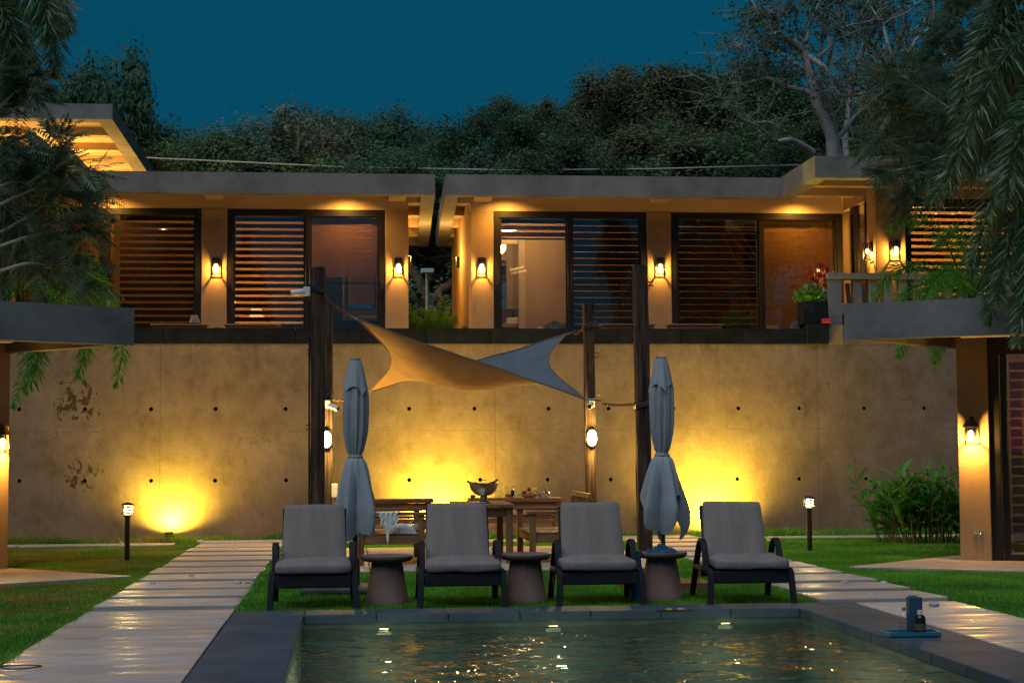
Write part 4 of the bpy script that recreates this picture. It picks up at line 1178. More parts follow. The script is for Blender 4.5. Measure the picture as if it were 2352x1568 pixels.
# ------------------------------------------------------------------ side tables
prof = [(.182, 0), (.184, .012), (.176, .05), (.150, .22), (.134, .33), (.128, .355), (.128, .362)]
plate = [(.02, .358), (.15, .358), (.195, .366), (.215, .382), (.221, .400), (.219, .410), (.212, .412), (.204, .402), (.15, .392), (.001, .390)]
tb = MB().lathe(prof, 40).mesh('pedestal', smooth=True); tb.materials.append(M['terracotta'])
tp = MB().lathe(plate, 48).mesh('table_top', smooth=True); tp.materials.append(M['terracotta'])
for x, l in ((.305, 'round pedestal side table right of the leftmost lounger'), (1.475, 'round pedestal side table between the two middle loungers'), (2.645, 'round pedestal side table with a blue cloth on top')):
    t = thing('side_table', l, 'side table', (x, 14.05, 0), 0, 'round pedestal side tables between the loungers')
    link('pedestal', tb, None, t); link('table_top', tp, None, t)
M['blue_cloth'] = mottled('blue_cloth', (.01, .04, .09), (.03, .10, .19), 9, .9, .5, 60)
t = thing('blue_cloth', 'crumpled blue cloth lying on the side table by the right umbrella', 'cloth', (2.62, 14.02, .405))
heap(2.64, 14.02, .392, .14, .09, .055, 12, 30, 1.2).build('crumpled_part', M['blue_cloth'], t, smooth='all')
b = MB(); n = 14; vs = []
for j in range(n + 1):
    z = .415 - .42 * max(0, (j - 2) / (n - 2)) ** 1.0
    y = 13.96 - (0.0 if j > 2 else 0)
    for i in range(5):
        vs.append((2.432 - .022 * min(j, 3) / 3 + (i - 2) * .026 * (1 - .25 * math.sin(j * .5)), 13.93 - .012 * math.sin(i * 2 + j * .6), z + (.01 if j < 2 else 0)))
b.add(vs, [(j * 5 + i, j * 5 + i + 1, (j + 1) * 5 + i + 1, (j + 1) * 5 + i) for j in range(n) for i in range(4)]).build('hanging_part', M['blue_cloth'], t, smooth='all')

# ------------------------------------------------------------------ closed umbrellas
def umbrella(px, label, seed, flare, Y=15.25, top=2.12, mirror_=1):
    x = at(px, 1000, Y).x
    t = thing('closed_umbrella', label, 'umbrella', (x, Y, 0), 0, 'closed grey parasols')
    k = dict(local=True)
    MB().tube([(0, 0, .05), (0, 0, 2.08)], .022, 12).build('pole', plain('umbrella_pole', (.07, .055, .045), .5), t, smooth=True, **k)
    MB().lathe([(.001, top + .018), (.045, top + .012), (.052, top), (.05, top - .008)], 20).build('cap', plain('blue_cap', (.03, .10, .15), .5), t, smooth=True, **k)
    nt, nv = 128, 60
    tie = 1.235
    V = []
    q = random.Random(seed)
    ph = [q.uniform(0, 6.28) for _ in range(6)]
    hem = [.44, .82, .50, .90, .46, .86, .56, .78]
    q.shuffle(hem)
    for j in range(nv + 1):
        v = j / nv
        for i in range(nt):
            th_ = 2 * math.pi * i / nt
            u = th_ / (2 * math.pi) * 8; i0 = int(u) % 8; fr = u - int(u); fr = fr * fr * (3 - 2 * fr)
            hz = hem[i0] * (1 - fr) + hem[(i0 + 1) % 8] * fr + .015 * math.sin(3 * th_ + ph[5])
            z = (top - .005) * (1 - v) + hz * v
            if z > tie:
                s = (top - z) / (top - tie)
                r = .048 + .040 * min(1, s * 3) + .024 * math.sin(math.pi * min(1, s * 1.02)) - .030 * max(0, (s - .72) / .28) ** 1.6
                fold = (.16 + .15 * s) * (1 - .3 * max(0, (s - .7) / .3))
                r *= 1.08 - fold * (1.3 * (1 - abs(math.cos(4 * th_ + ph[0] + .8 * s)) ** .6) + .5 * (1 - abs(math.cos(2.5 * th_ + ph[1] - s))) - .25 * math.cos(13 * th_ + ph[2]))
                ox = oy = 0
            else:
                s = (tie - z) / (tie - .43)
                lob = abs(math.cos(2 * th_ + ph[0] * .5 + .5 * s)); lob2 = abs(math.cos(3.5 * th_ + ph[3] + .7 * s))
                env = .078 + flare * min(1, s * 1.25) ** .85 * (1 - .45 * max(0, s - .62) / .38)
                r = env * (1 - .62 * min(1, s * 2.2) * (1 - lob ** .8)) * (1 - .25 * min(1, s * 2) * (1 - lob2))
                r *= 1 + .06 * math.cos(11 * th_ + ph[4] + 2 * s)
                ox = mirror_ * .03 * s; oy = 0
            pinch = 1 - .20 * math.exp(-((z - tie) / .028) ** 2)
            r = max(.027, r * pinch)
            V.append((r * math.cos(th_) + ox, r * math.sin(th_) * .85 + oy, z))
    idx = np.array([(j * nt + i, (j + 1) * nt + i, (j + 1) * nt + (i + 1) % nt, j * nt + (i + 1) % nt) for j in range(nv) for i in range(nt)])
    me = fast_mesh('canopy', V, idx); me.polygons.foreach_set('use_smooth', [True] * len(me.polygons))
    link('canopy', me, M['canvas'], t)
    # upper vent layer with a scalloped hem
    V = []; nv2 = 14
    for j in range(nv2 + 1):
        v = j / nv2
        for i in range(nt):
            th_ = 2 * math.pi * i / nt
            hz = top - .30 + .085 * (abs(math.cos(2 * th_ + ph[1])) ** .7) - .03
            z = (top - .002) * (1 - v) + hz * v; s = (top - z) / (top - 1.75)
            r = .053 + .075 * min(1.2, s) ** .8
            r *= 1 + .09 * s * (math.cos(8 * th_ + ph[2]) + .6 * math.cos(5 * th_ + ph[3]))
            V.append((r * math.cos(th_), r * math.sin(th_) * .95, z))
    idx = np.array([(j * nt + i, (j + 1) * nt + i, (j + 1) * nt + (i + 1) % nt, j * nt + (i + 1) % nt) for j in range(nv2) for i in range(nt)])
    me = fast_mesh('vent_flap', V, idx); me.polygons.foreach_set('use_smooth', [True] * len(me.polygons)); link('vent_flap', me, M['canvas'], t)
    MB().lathe([(.068, tie - .014), (.072, tie), (.068, tie + .014)], 32).xf(Matrix.Scale(.88, 4, (0, 1, 0))).build('tie_band', M['canvas'], t, smooth='all', **k)
    return t, x
uL, xuL = umbrella(816, 'closed grey umbrella standing behind the leftmost lounger', 11, .215, mirror_=1)
uR, xuR = umbrella(1520, 'closed grey umbrella standing between the two right loungers', 27, .25, 15.25, 2.135, mirror_=.2)
for (u, x, lab, w, sh, dx) in ((uL, xuL, 'low dark umbrella base behind the leftmost lounger', .33, 3, -.16), (uR, xuR, 'low wooden umbrella base behind the right end lounger', .40, 1, 0)):
    t = thing('umbrella_base', lab, 'umbrella base', (x + dx, 15.25, 0), 0, 'umbrella bases')
    m = MB().box(x + dx - w, x + dx + w, 14.95, 15.5, .0, .075)
    m.build('plate', mottled('base_plate', (.05, .04, .037), (.12, .10, .09), 5, .7) if sh == 3 else M['wood_x'], t, bevel=.05 if sh == 3 else .008, seg=4 if sh == 3 else 1)
    MB().lathe([(.045, .07), (.045, .30), (.03, .32)], 16, (x, 15.25, 0)).build('sleeve', M['black'], t, smooth=True)

# ------------------------------------------------------------------ timber posts
def timber(name, x0, x1, y, depth, z1, label, seed, lean=0.0):
    b = bmesh.new(); bmesh.ops.create_cube(b, size=1)
    bmesh.ops.subdivide_edges(b, edges=[e for e in b.edges if abs(e.verts[0].co.z - e.verts[1].co.z) > .5], cuts=46, use_grid_fill=True)
    bmesh.ops.subdivide_edges(b, edges=[e for e in b.edges if abs(e.verts[0].co.z - e.verts[1].co.z) < .01], cuts=4, use_grid_fill=True)
    w = x1 - x0
    for v in b.verts:
        z = (v.co.z + .5) * (z1 + .3) - .3
        n = mnoise.noise(Vector((v.co.x * 5 + seed, v.co.y * 5, z * .9))) * .010 + mnoise.noise(Vector((v.co.x * 14 + seed, v.co.y * 14, z * 1.7))) * .009
        g2 = -abs(mnoise.noise(Vector((v.co.x * 9 + seed * 2, v.co.y * 9, z * .35)))) * .014
        rr = Vector((v.co.x, v.co.y, 0)); rn = rr.normalized() if rr.length > 0 else rr
        v.co = Vector((v.co.x * w, v.co.y * depth, z)) + rn * (n + g2) + Vector((lean * z / z1, 0, 0))
        if v.co.z > z1 - .02: v.co.z += mnoise.noise(Vector((v.co.x * 30, v.co.y * 30, seed))) * .02
    me = bpy.data.meshes.new('post'); b.to_mesh(me); b.free()
    c = Vector(((x0 + x1) / 2, y, 0))
    t = thing(name, label, 'post', c, 0, 'weathered timber posts')
    o = link('timber', me, M['old_wood'], t)
    return t, c
pFL, cFL = timber('timber_post', -.50, -.325, 20.7, .17, 3.58, 'tall weathered timber post in front on the left, with a camera near its top', 1.3, .01)
pFR, cFR = timber('timber_post', 3.60, 3.775, 20.7, .17, 3.63, 'tall weathered timber post in front on the right beside the umbrella', 4.1, -.02)
pBL, cBL = timber('timber_post', -.40, -.245, 22.5, .15, 3.29, 'shorter timber post behind on the left carrying a bulkhead lamp', 7.7)
pBR, cBR = timber('timber_post', 3.205, 3.345, 22.5, .15, 3.30, 'shorter timber post behind on the right carrying a bulkhead lamp', 9.9, -.02)
def bolts(t, c, w, zs, s, d=.055):
    for z in zs:
        MB().tube([(c.x + s * (w / 2 - .01), c.y, z), (c.x + s * (w / 2 + d), c.y, z)], .007, 6).tube([(c.x + s * (w / 2 + d - .012), c.y, z), (c.x + s * (w / 2 + d), c.y, z)], .014, 6).build('bolt', M['rust'], t)
bolts(pFL, cFL, .17, (2.55, 2.50, 1.62, 1.57), -1); bolts(pFR, cFR, .17, (3.42, 3.37), 1, .06)
bolts(pBR, cBR, .14, (2.62, 2.57, 2.05), 1); bolts(pBL, cBL, .14, (1.05,), 1)
MB().tube([(cFL.x - .10, 20.68, z) for z in (0, 1.5, 2.9, 3.15)], .012, 6).build('conduit', M['black'], pFL)
for (t, c, w, z) in ((pFL, cFL, .175, 3.28), (pFR, cFR, .175, 1.84), (pBL, cBL, .15, 2.02), (pBR, cBR, .14, 2.98)):
    for dz in (0, .02, .04):
        pts = [(c.x + (w / 2 + .012) * sx, c.y + (.085 + .012) * sy, z + dz + .03 * sx * (1 if t is pFL else -1) * -1) for sx, sy in ((-1, -1), (1, -1), (1, 1), (-1, 1), (-1, -1))]
        MB().tube(pts, .011, 6).build('lashing', M['black'], t)
# bulkhead lamps on the back posts
for (c, lab, pw) in ((cBL, 'glowing caged bulkhead lamp on the left back post', 150), (cBR, 'glowing caged bulkhead lamp on the right back post', 150)):
    y = c.y - .085; z = 1.455
    t = thing('bulkhead_lamp', lab, 'wall light', (c.x, y, z), 0, 'caged bulkhead lamps on the timber posts')
    k = dict(local=True)
    def oval(rx, rz, y0, y1, n=24):
        b = MB()
        pts = [(rx * math.cos(a) * 1.0, rz * (math.copysign(abs(math.sin(a)) ** .8, math.sin(a)))) for a in [2 * math.pi * i / n for i in range(n)]]
        return b.add([(px_, y0, pz) for px_, pz in pts] + [(px_ * .86, y1, pz * .9) for px_, pz in pts], [list(range(n)), list(range(n, 2 * n))[::-1]] + [(i, n + i, n + (i + 1) % n, (i + 1) % n) for i in range(n)])
    oval(.078, .13, 0, -.03).build('base', M['metal'], t, smooth=True, **k)
    oval(.064, .112, -.03, -.075).build('diffuser', M['bulb_soft'], t, smooth=True, **k)
    cg = MB()
    cg.tube([(-.07, -.05, -.06), (-.05, -.085, -.06), (.05, -.085, -.06), (.07, -.05, -.06)], .004, 6).tube([(0, -.04, -.125), (0, -.085, -.09), (0, -.086, .09), (0, -.04, .125)], .003, 6)
    cg.build('cage', M['black'], t, **k)
    d_ = bpy.data.lights.new('bulkhead_light', 'POINT'); d_.energy = pw; d_.color = (1, .56, .12); d_.shadow_soft_size = .05
    o = bpy.data.objects.new('bulkhead_light', d_); COL.objects.link(o); o.parent = t; o.location = (0, -.15, .0)
# security cameras
def seccam(p, aim, label):
    t = thing('security_camera', label, 'camera', p, 0, 'white security cameras on the posts')
    p = Vector(p); d = Vector(aim).normalized()
    MB().box(p.x - .04, p.x + .04, p.y - .03, p.y + .03, p.z - .05, p.z + .06).build('bracket_box', M['white'], t, bevel=.006)
    a = p + d * .04 + Vector((0, -.04, 0)); b = a + d * .16
    MB().tube([a, a + d * .01, b - d * .01, b], [.03, .038, .038, .034], 14).build('body', M['white'], t, smooth=True)
    MB().tube([b, b + d * .004], [.03, .028], 14).build('lens', M['black'], t)
seccam((cFL.x - .13, 20.62, 3.27), (-1, -.15, -.12), 'white security camera on the left front post near its top')
seccam((cBL.x + .01, 22.38, 1.92), (.8, -.7, -.35), 'white security camera above the lamp on the left back post')
seccam((cBR.x + .0, 22.38, 1.93), (-.35, -1, -.3), 'white security camera above the lamp on the right back post')
t = thing('junction_box', 'white junction box low on the left back post', 'junction box', (cBL.x + .10, 22.4, .75))
MB().box(cBL.x + .07, cBL.x + .15, 22.36, 22.44, .68, .86).build('cover', M['white'], t, bevel=.006)
MB().tube([(cBL.x + .11, 22.4, .68), (cBL.x + .14, 22.4, .55), (cBL.x + .12, 22.41, .3), (cBL.x + .12, 22.41, .0)], .008, 6).build('cable', M['black'], t)
t = thing('power_cable', 'thin dark cable running down the right back post', 'cable', (cBR.x - .085, 22.41, 0))
MB().tube([(cBR.x - .09, 22.41, 1.85), (cBR.x - .085, 22.41, 1.0), (cBR.x - .09, 22.41, .72), (cBR.x - .06, 22.41, .62), (cBR.x - .07, 22.41, .3), (cBR.x - .07, 22.41, 0)], .006, 6).build('cable', M['black'], t)
MB().tube([(cBR.x - .17, 22.4, .66), (cBR.x - .07, 22.4, .66)], .02, 8).build('valve', M['rust'], t)

# ------------------------------------------------------------------ shade sail and its chains
A, Bc, Cc, D = at(820, 733, 20.6), at(850, 899, 22.3), at(1298, 768, 22.3), at(1345, 917, 20.8)
n = 44; V = []
for j in range(n + 1):
    for i in range(n + 1):
        u, v = i / n, j / n            # u: left->right, v: front->back
        k1 = .25 * 4 * v * (1 - v); k2 = .05 * 4 * u * (1 - u)
        uu = .5 + (u - .5) * (1 - k1); vv = .5 + (v - .5) * (1 - k2)
        p = A * ((1 - uu) * (1 - vv)) + D * (uu * (1 - vv)) + Bc * ((1 - uu) * vv) + Cc * (uu * vv)
        p = p + Vector((0, 0, .012 * mnoise.noise(Vector((u * 6, v * 6, 0))) - .38 * (4 * u * (1 - u)) ** 1.05 * (4 * v * (1 - v))))
        V.append(p)
idx = np.array([(j * (n + 1) + i, j * (n + 1) + i + 1, (j + 1) * (n + 1) + i + 1, (j + 1) * (n + 1) + i) for j in range(n) for i in range(n)])
sail = thing('shade_sail', 'twisted tan shade sail strung between the four timber posts', 'shade sail', (1.4, 21.5, 2.2))
me = fast_mesh('cloth', [v - LOC[sail.name] for v in V], idx); me.polygons.foreach_set('use_smooth', [True] * len(me.polygons))
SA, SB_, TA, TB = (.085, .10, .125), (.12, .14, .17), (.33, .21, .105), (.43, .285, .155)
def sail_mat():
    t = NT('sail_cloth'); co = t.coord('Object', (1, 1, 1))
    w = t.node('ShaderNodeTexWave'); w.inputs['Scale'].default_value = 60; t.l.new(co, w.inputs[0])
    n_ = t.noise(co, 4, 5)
    ge = t.node('ShaderNodeNewGeometry')          # tan cloth; the dusk sky's blue is put into its top colour
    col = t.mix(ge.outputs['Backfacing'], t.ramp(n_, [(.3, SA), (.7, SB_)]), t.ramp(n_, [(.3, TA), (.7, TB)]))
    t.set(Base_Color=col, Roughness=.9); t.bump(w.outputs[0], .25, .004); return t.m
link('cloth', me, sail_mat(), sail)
M['hem'] = plain('sail_hem', (.16, .12, .085), .9)
for ids in ([j * (n + 1) for j in range(n + 1)], [j * (n + 1) + n for j in range(n + 1)], list(range(n + 1)), [n * (n + 1) + i for i in range(n + 1)]):
    MB().tube([V[i] for i in ids], .011, 6).build('hem', M['hem'], sail)
def chain(p0, p1, label, nlinks_frac=1.0, mat='rust', sag=.04):
    p0, p1 = Vector(p0), Vector(p1); L = (p1 - p0).length; n = max(3, int(L / .042)); b = MB()
    for i in range(n):
        s = (i + .5) / n; c = p0.lerp(p1, s) - Vector((0, 0, sag * 4 * s * (1 - s))); d = (p1 - p0).normalized()
        a = d.orthogonal().normalized(); bb = d.cross(a); side = a if i % 2 else bb
        if s > nlinks_frac: continue
        pts = [c + d * (.03 * math.cos(q)) + side * (.014 * math.sin(q)) for q in [k * math.pi / 4 for k in range(9)]]
        b.tube(pts, .0065, 5, False)
    t = thing('chain', label, 'chain', p0)
    b.build('links', M[mat], t)
    if nlinks_frac < 1:
        q = p0.lerp(p1, nlinks_frac)
        MB().tube([q, q.lerp(p1, .35), q.lerp(p1, .65), p1], [.008, .014, .014, .007], 6).build('turnbuckle', M['chrome'], t)
chain((cFL.x + .09, 20.62, 3.22), A, 'rusty chain from the left front post to the high sail corner', .72)
chain((cBL.x + .08, 22.45, 1.98), Bc, 'rusty chain from the left back post to the low sail corner', .9)
chain((cBR.x - .08, 22.45, 2.97), Cc, 'chain with turnbuckle from the right back post to the sail', .45)
chain((cFR.x - .09, 20.64, 1.87), D, 'rusty chain from the right front post to the low sail corner', .68)

# ------------------------------------------------------------------ flood lights at the foot of the wall, bollards
for i, (px, Y, x, lab, pw) in enumerate(((388, 23.98, None, 'small black floodlight on the grass washing the left part of the wall', 430), (0, 23.98, at(1010, 1200, 24).x, 'small floodlight behind the dining table washing the wall', 760), (0, 23.98, at(1640, 1200, 24).x, 'small floodlight behind the right lounger washing the wall', 760))):
    if x is None: x = at(px, 1240, Y).x
    t = thing('flood_light', lab, 'floodlight', (x, Y, 0), 0, 'ground floodlights washing the retaining wall')
    MB().box(x - .055, x + .055, Y - .02, Y + .012, .075, .17).xf(Matrix.Identity(4)).build('housing', M['black'], t, bevel=.006)
    MB().box(x - .048, x + .048, Y + .0125, Y + .0165, .083, .163).build('lens', M['bulb_soft'], t)
    MB().tube([(x - .06, Y, .0), (x - .062, Y, .12)], .006, 6).tube([(x + .06, Y, .0), (x + .062, Y, .12)], .006, 6).build('bracket', M['black'], t)
    lamp('flood_light_light', (x, Y + (.19 if i == 0 else .06), .17), pw, (1, .70, .05), .03, t, 'SPOT', (x, Y + .42, .75), 160, 1.0)
def bollard(px, py, label):
    p = gnd(px, py); t = thing('bollard_light', label, 'bollard light', (p.x, p.y, 0), 0, 'bollard lights on the lawn')
    k = dict(local=True)
    MB().lathe([(.032, 0), (.032, .52), (.040, .525), (.040, .55)], 16).build('post', M['black'], t, smooth=True, **k)
    for z in (.565, .60, .635): MB().lathe([(.040, z + .012), (.078, z), (.078, z + .006), (.040, z + .018)], 20).build('louvre', M['bronze'], t, smooth=True, **k)
    MB().lathe([(.080, .665), (.06, .685), (.001, .70)], 20).build('cap', M['bronze'], t, smooth=True, **k)
    MB().lathe([(.036, .55), (.036, .66)], 16).build('diffuser', M['bulb_dim'], t, smooth=True, **k)
    fr = MB()
    for a in range(3): fr.tube([(.07 * math.cos(a * 2.1 + .5), .07 * math.sin(a * 2.1 + .5), .56), (.07 * math.cos(a * 2.1 + .5), .07 * math.sin(a * 2.1 + .5), .67)], .004, 5)
    fr.build('rods', M['bronze'], t, **k)
    for z in (.585, .62, .65):
        d_ = bpy.data.lights.new('bollard_glow', 'POINT'); d_.energy = 5; d_.color = (1, .70, .2); d_.shadow_soft_size = .01
        for a in (0, 2.1, 4.2):
            o = bpy.data.objects.new('bollard_glow', d_); COL.objects.link(o); o.parent = t; o.location = (.052 * math.cos(a), .052 * math.sin(a), z)
bollard(292, 1288, 'lit black louvred bollard on the left lawn'); bollard(1860, 1266, 'lit black louvred bollard on the right lawn')

# ------------------------------------------------------------------ dining furniture
def plank(parent, name, x0, x1, y0, y1, z0, z1, ax='x', bev=.005):
    return MB().box(x0, x1, y0, y1, z0, z1).build(name, M['wood_' + ax], parent, bevel=bev, seg=1)
TZ = .69
xa, xb = at(1048, 1160, 18.5).x, at(1183, 1160, 18.5).x
t = thing('dining_table', 'teak plank dining table standing behind the second lounger', 'table', ((xa + xb) / 2, 19.2, .03))
w = (xb - xa) / 5
for i in range(5): plank(t, 'top_plank', xa + i * w + .005, xa + (i + 1) * w - .005, 18.5, 19.87, TZ - .045, TZ, 'y')
for (x0, x1) in ((xa + .02, xa + .095), (xb - .095, xb - .02)):
    for (y0, y1) in ((18.54, 18.615), (19.75, 19.825)): plank(t, 'leg', x0, x1, y0, y1, .03, TZ - .047, 'z')
plank(t, 'apron', xa + .097, xb - .097, 18.56, 18.59, TZ - .14, TZ - .047, 'x'); plank(t, 'apron', xa + .097, xb - .097, 19.77, 19.8, TZ - .14, TZ - .047, 'x')
plank(t, 'apron', xa + .04, xa + .07, 18.617, 19.748, TZ - .14, TZ - .047, 'y'); plank(t, 'apron', xb - .07, xb - .04, 18.617, 19.748, TZ - .14, TZ - .047, 'y')
def bench(xf, xr, label, group):
    """bench along y; xf = front edge (towards the table), xr = rear edge"""
    s = 1 if xr > xf else -1
    t = thing('garden_bench', label, 'bench', ((xf + xr) / 2, 19.2, .03), 0, group)
    Y0, Y1 = 18.45, 19.9; SZ = .37; AZ = .575
    def b(name, x0, x1, y0, y1, z0, z1, ax): return plank(t, name, min(x0, x1), max(x0, x1), y0, y1, z0, z1, ax)
    for y in (Y0, Y1 - .07):
        b('leg', xf, xf + s * .07, y, y + .07, .03, AZ, 'z'); b('leg', xr - s * .07, xr, y, y + .07, .03, .74, 'z')
        b('arm', xf - s * .03, xr - s * .071, y - .02, y + .09, AZ + .001, AZ + .035, 'x')
        b('side_rail', xf + s * .071, xr - s * .071, y + .02, y + .05, SZ - .11, SZ - .02, 'x')
    b('front_rail', xf + s * .015, xf + s * .05, Y0 + .071, Y1 - .071, SZ - .11, SZ - .02, 'y')
    nsl = 5; wd = (abs(xr - xf) - .07) / nsl
    for i in range(nsl): b('seat_slat', xf + s * (i * wd + .004), xf + s * ((i + 1) * wd - .004), Y0 + .072, Y1 - .072, SZ - .018, SZ, 'y')
    b('back_rail', xr - s * .055, xr - s * .02, Y0 - .01, Y1 + .01, .742, .80, 'y'); b('back_rail', xr - s * .055, xr - s * .02, Y0 + .071, Y1 - .071, .42, .47, 'y')
    for i in range(16):
        y = Y0 + .1 + i * (Y1 - Y0 - .2) / 15
        b('back_slat', xr - s * .047, xr - s * .03, y - .012, y + .012, .471, .741, 'z')
    return t
bench(at(1216, 1240, 18.5).x, at(1216, 1240, 18.5).x + .72, 'teak bench with arms right of the dining table', 'garden benches at the table')
xl = at(822, 1280, 18.45).x
bench(xl + .74, xl, 'teak bench with a white towel left of the dining table', 'garden benches at the table')
def sideboard(x0, x1, label):
    t = thing('sideboard', label, 'sideboard', ((x0 + x1) / 2, 21.2, .03), 0, 'teak sideboards behind the table')
    Z = .685; Y0, Y1 = 21.0, 21.42
    plank(t, 'top', x0, x1, Y0, Y1, Z - .05, Z, 'x'); plank(t, 'apron', x0 + .03, x1 - .09, Y0 + .03, Y0 + .06, Z - .145, Z - .052, 'x')
    for x in (x0 + .02, x1 - .09):
        for y in (Y0 + .02, Y1 - .09): plank(t, 'leg', x, x + .07, y, y + .07, .03, Z - .052, 'z')
    for z in (.41, .45): plank(t, 'rail', x0 + .092, x1 - .092, Y1 - .08, Y1 - .05, z - .02, z + .012, 'x')
    plank(t, 'rail', x0 + .092, x1 - .092, Y0 + .04, Y0 + .07, .37, .42, 'x')
sideboard(.05, at(996, 1150, 21).x, 'teak sideboard behind the left bench in front of the glowing wall')
sideboard(at(1078, 1150, 21).x, at(1292, 1150, 21).x, 'teak sideboard with dishes and fruit behind the dining table')
# table ware
def put(px, Y, z): return Vector((at(px, 1150, Y).x, Y, z))
M['wine_red'] = plain('wine_foil', (.16, .008, .012), .35); M['bottle_green'] = plain('bottle_glass', (.012, .02, .008), .1)
c = put(1111, 18.95, TZ)
t = thing('punch_bowl', 'polished steel wine bowl on a foot on the dining table', 'bowl', c)
MB().lathe([(.075, 0), (.078, .012), (.05, .03), (.038, .05), (.045, .07), (.034, .085)], 28, c).build('foot', M['chrome'], t, smooth=True)
MB().lathe([(.034, .083), (.07, .088), (.11, .11), (.145, .15), (.163, .20), (.168, .225), (.172, .228), (.162, .225), (.155, .2), (.1, .12), (.001, .1)], 36, c).build('basin', plain('dull_steel', (.55, .48, .36), .3, 1), t, smooth=True)
MB().tube([c + Vector((-.025, 0, .235)), c + Vector((-.03, 0, .258)), c + Vector((0, 0, .268)), c + Vector((.03, 0, .258)), c + Vector((.025, 0, .235))], .005, 6).build('handle', M['chrome'], t)
def bottle(p, d, label, neck, body):
    d = Vector(d).normalized(); t = thing('wine_bottle', label, 'bottle', p, 0, 'wine bottles in the steel bowl')
    MB().tube([p, p + d * .14, p + d * .17, p + d * .18], [.03, .03, .018, .012], 14).build('body', body, t, smooth=True)
    MB().tube([p + d * .178, p + d * .235, p + d * .24], [.0125, .0125, .01], 12).build('neck_foil', neck, t, smooth=True)
bottle(c + Vector((.03, -.02, .16)), (-.85, 0, .35), 'wine bottle with red foil leaning left in the steel bowl', M['wine_red'], M['bottle_green'])
bottle(c + Vector((-.03, .03, .13)), (.7, 0, .5), 'green wine bottle leaning right in the steel bowl', plain('brown_foil', (.18, .05, .02), .4), M['bottle_green'])
c2 = put(1086, 18.75, TZ)
t = thing('cocktail_glass', 'tall glass with red fruit drink on the dining table', 'glass', c2 + Vector((0, 0, .012)))
MB().lathe([(.022, 0), (.012, .012), (.028, .05), (.040, .15), (.041, .152), (.038, .15), (.026, .055), (.001, .02)], 20, c2 + Vector((0, 0, .012))).build('tumbler', M['clear'], t, smooth=True)
MB().lathe([(.001, .02), (.024, .05), (.031, .085), (.001, .086)], 16, c2 + Vector((0, 0, .014))).build('drink', plain('red_drink', (.45, .05, .02), .3), t, smooth=True)
t = thing('plate', 'white plate under the cocktail glass', 'plate', c2)
MB().lathe([(.001, .0), (.06, 0), (.10, .010), (.102, .013), (.06, .006), (.001, .006)], 28, c2 + Vector((.05, .02, .001))).build('dish', M['white'], t, smooth=True)
SB = .685
c = put(1146, 21.15, SB); t = thing('glass_pitcher', 'clear glass pitcher beside the wine bowl', 'pitcher', c)
MB().lathe([(.05, 0), (.055, .02), (.048, .12), (.045, .19), (.05, .2), (.043, .19), (.05, .02), (.001, .008)], 24, c).build('jug', M['clear'], t, smooth=True)
c = put(1170, 21.12, SB); t = thing('plastic_tub', 'clear plastic tub with dark label on the sideboard', 'tub', c)
MB().lathe([(.062, 0), (.068, .14), (.074, .145), (.074, .16), (.064, .14), (.058, .006), (.001, .005)], 24, c).build('body', M['frost'] if 'frost' in M else M['clear'], t, smooth=True)
MB().lathe([(.001, .008), (.055, .008), (.056, .045), (.001, .05)], 20, c).build('contents', plain('orange_snacks', (.45, .14, .03), .7), t)
MB().box(c.x + .015, c.x + .058, c.y - .072, c.y - .066, c.z + .03, c.z + .1).build('label_patch', M['black'], t)
c = put(1188, 21.2, SB); t = thing('glass_dish', 'low glass dish with lid behind the plastic tub', 'dish', c)
MB().lathe([(.07, 0), (.10, .05), (.105, .055), (.09, .075), (.001, .085)], 24, c).build('dish', M['clear'], t, smooth=True)
c = put(1216, 21.15, SB); t = thing('fruit_bowl', 'white scalloped fruit bowl on the sideboard', 'bowl', c)
MB().lathe([(.06, 0), (.075, .01), (.12, .04), (.135, .052), (.118, .045), (.06, .015), (.001, .012)], 28, c).build('bowl', M['white'], t, smooth=True)
fr = [(-.07, 0, .06, 'plum'), (-.02, -.02, .06, 'orange'), (.05, -.02, .058, 'orange'), (-.05, .03, .085, 'lemon'), (.0, 0, .105, 'plum'), (.035, -.01, .09, 'lemon'), (.07, .02, .095, 'lemon'), (.02, .03, .07, 'orange')]
FC = {'plum': plain('plum_skin', (.10, .012, .02), .35), 'orange': plain('orange_skin', (.65, .2, .03), .45), 'lemon': plain('lemon_skin', (.70, .42, .06), .45)}
FL = [('dark plum at the left in the fruit bowl', 'plum'), ('orange at the front left in the fruit bowl', 'orange'), ('orange at the front right in the fruit bowl', 'orange'), ('lemon at the back left in the fruit bowl', 'lemon'), ('dark plum on top of the fruit heap', 'plum'), ('yellow lemon in the middle of the fruit heap', 'lemon'), ('yellow lemon at the right of the fruit heap', 'lemon'), ('orange at the back of the fruit bowl', 'orange')]
for (dx, dy, dz, k), (l, nm) in zip(fr, FL):
    q = c + Vector((dx, dy, dz)); one(nm, MB().sphere(q, .032, 14, 10, (1.05, 1, .95)), FC[k], l, 'fruit', q - Vector((0, 0, .03)), 'fruit in the white bowl', smooth='all')
c = put(1251, 21.15, SB); t = thing('casserole_dish', 'white lidded casserole dish at the right end of the sideboard', 'dish', c)
MB().lathe([(.065, 0), (.075, .02), (.083, .05), (.086, .055), (.001, .056)], 24, c).build('pot', M['white'], t, smooth=True)
MB().lathe([(.076, .057), (.06, .075), (.03, .088), (.02, .098), (.001, .1)], 24, c).build('lid', M['chrome'], t, smooth=True)
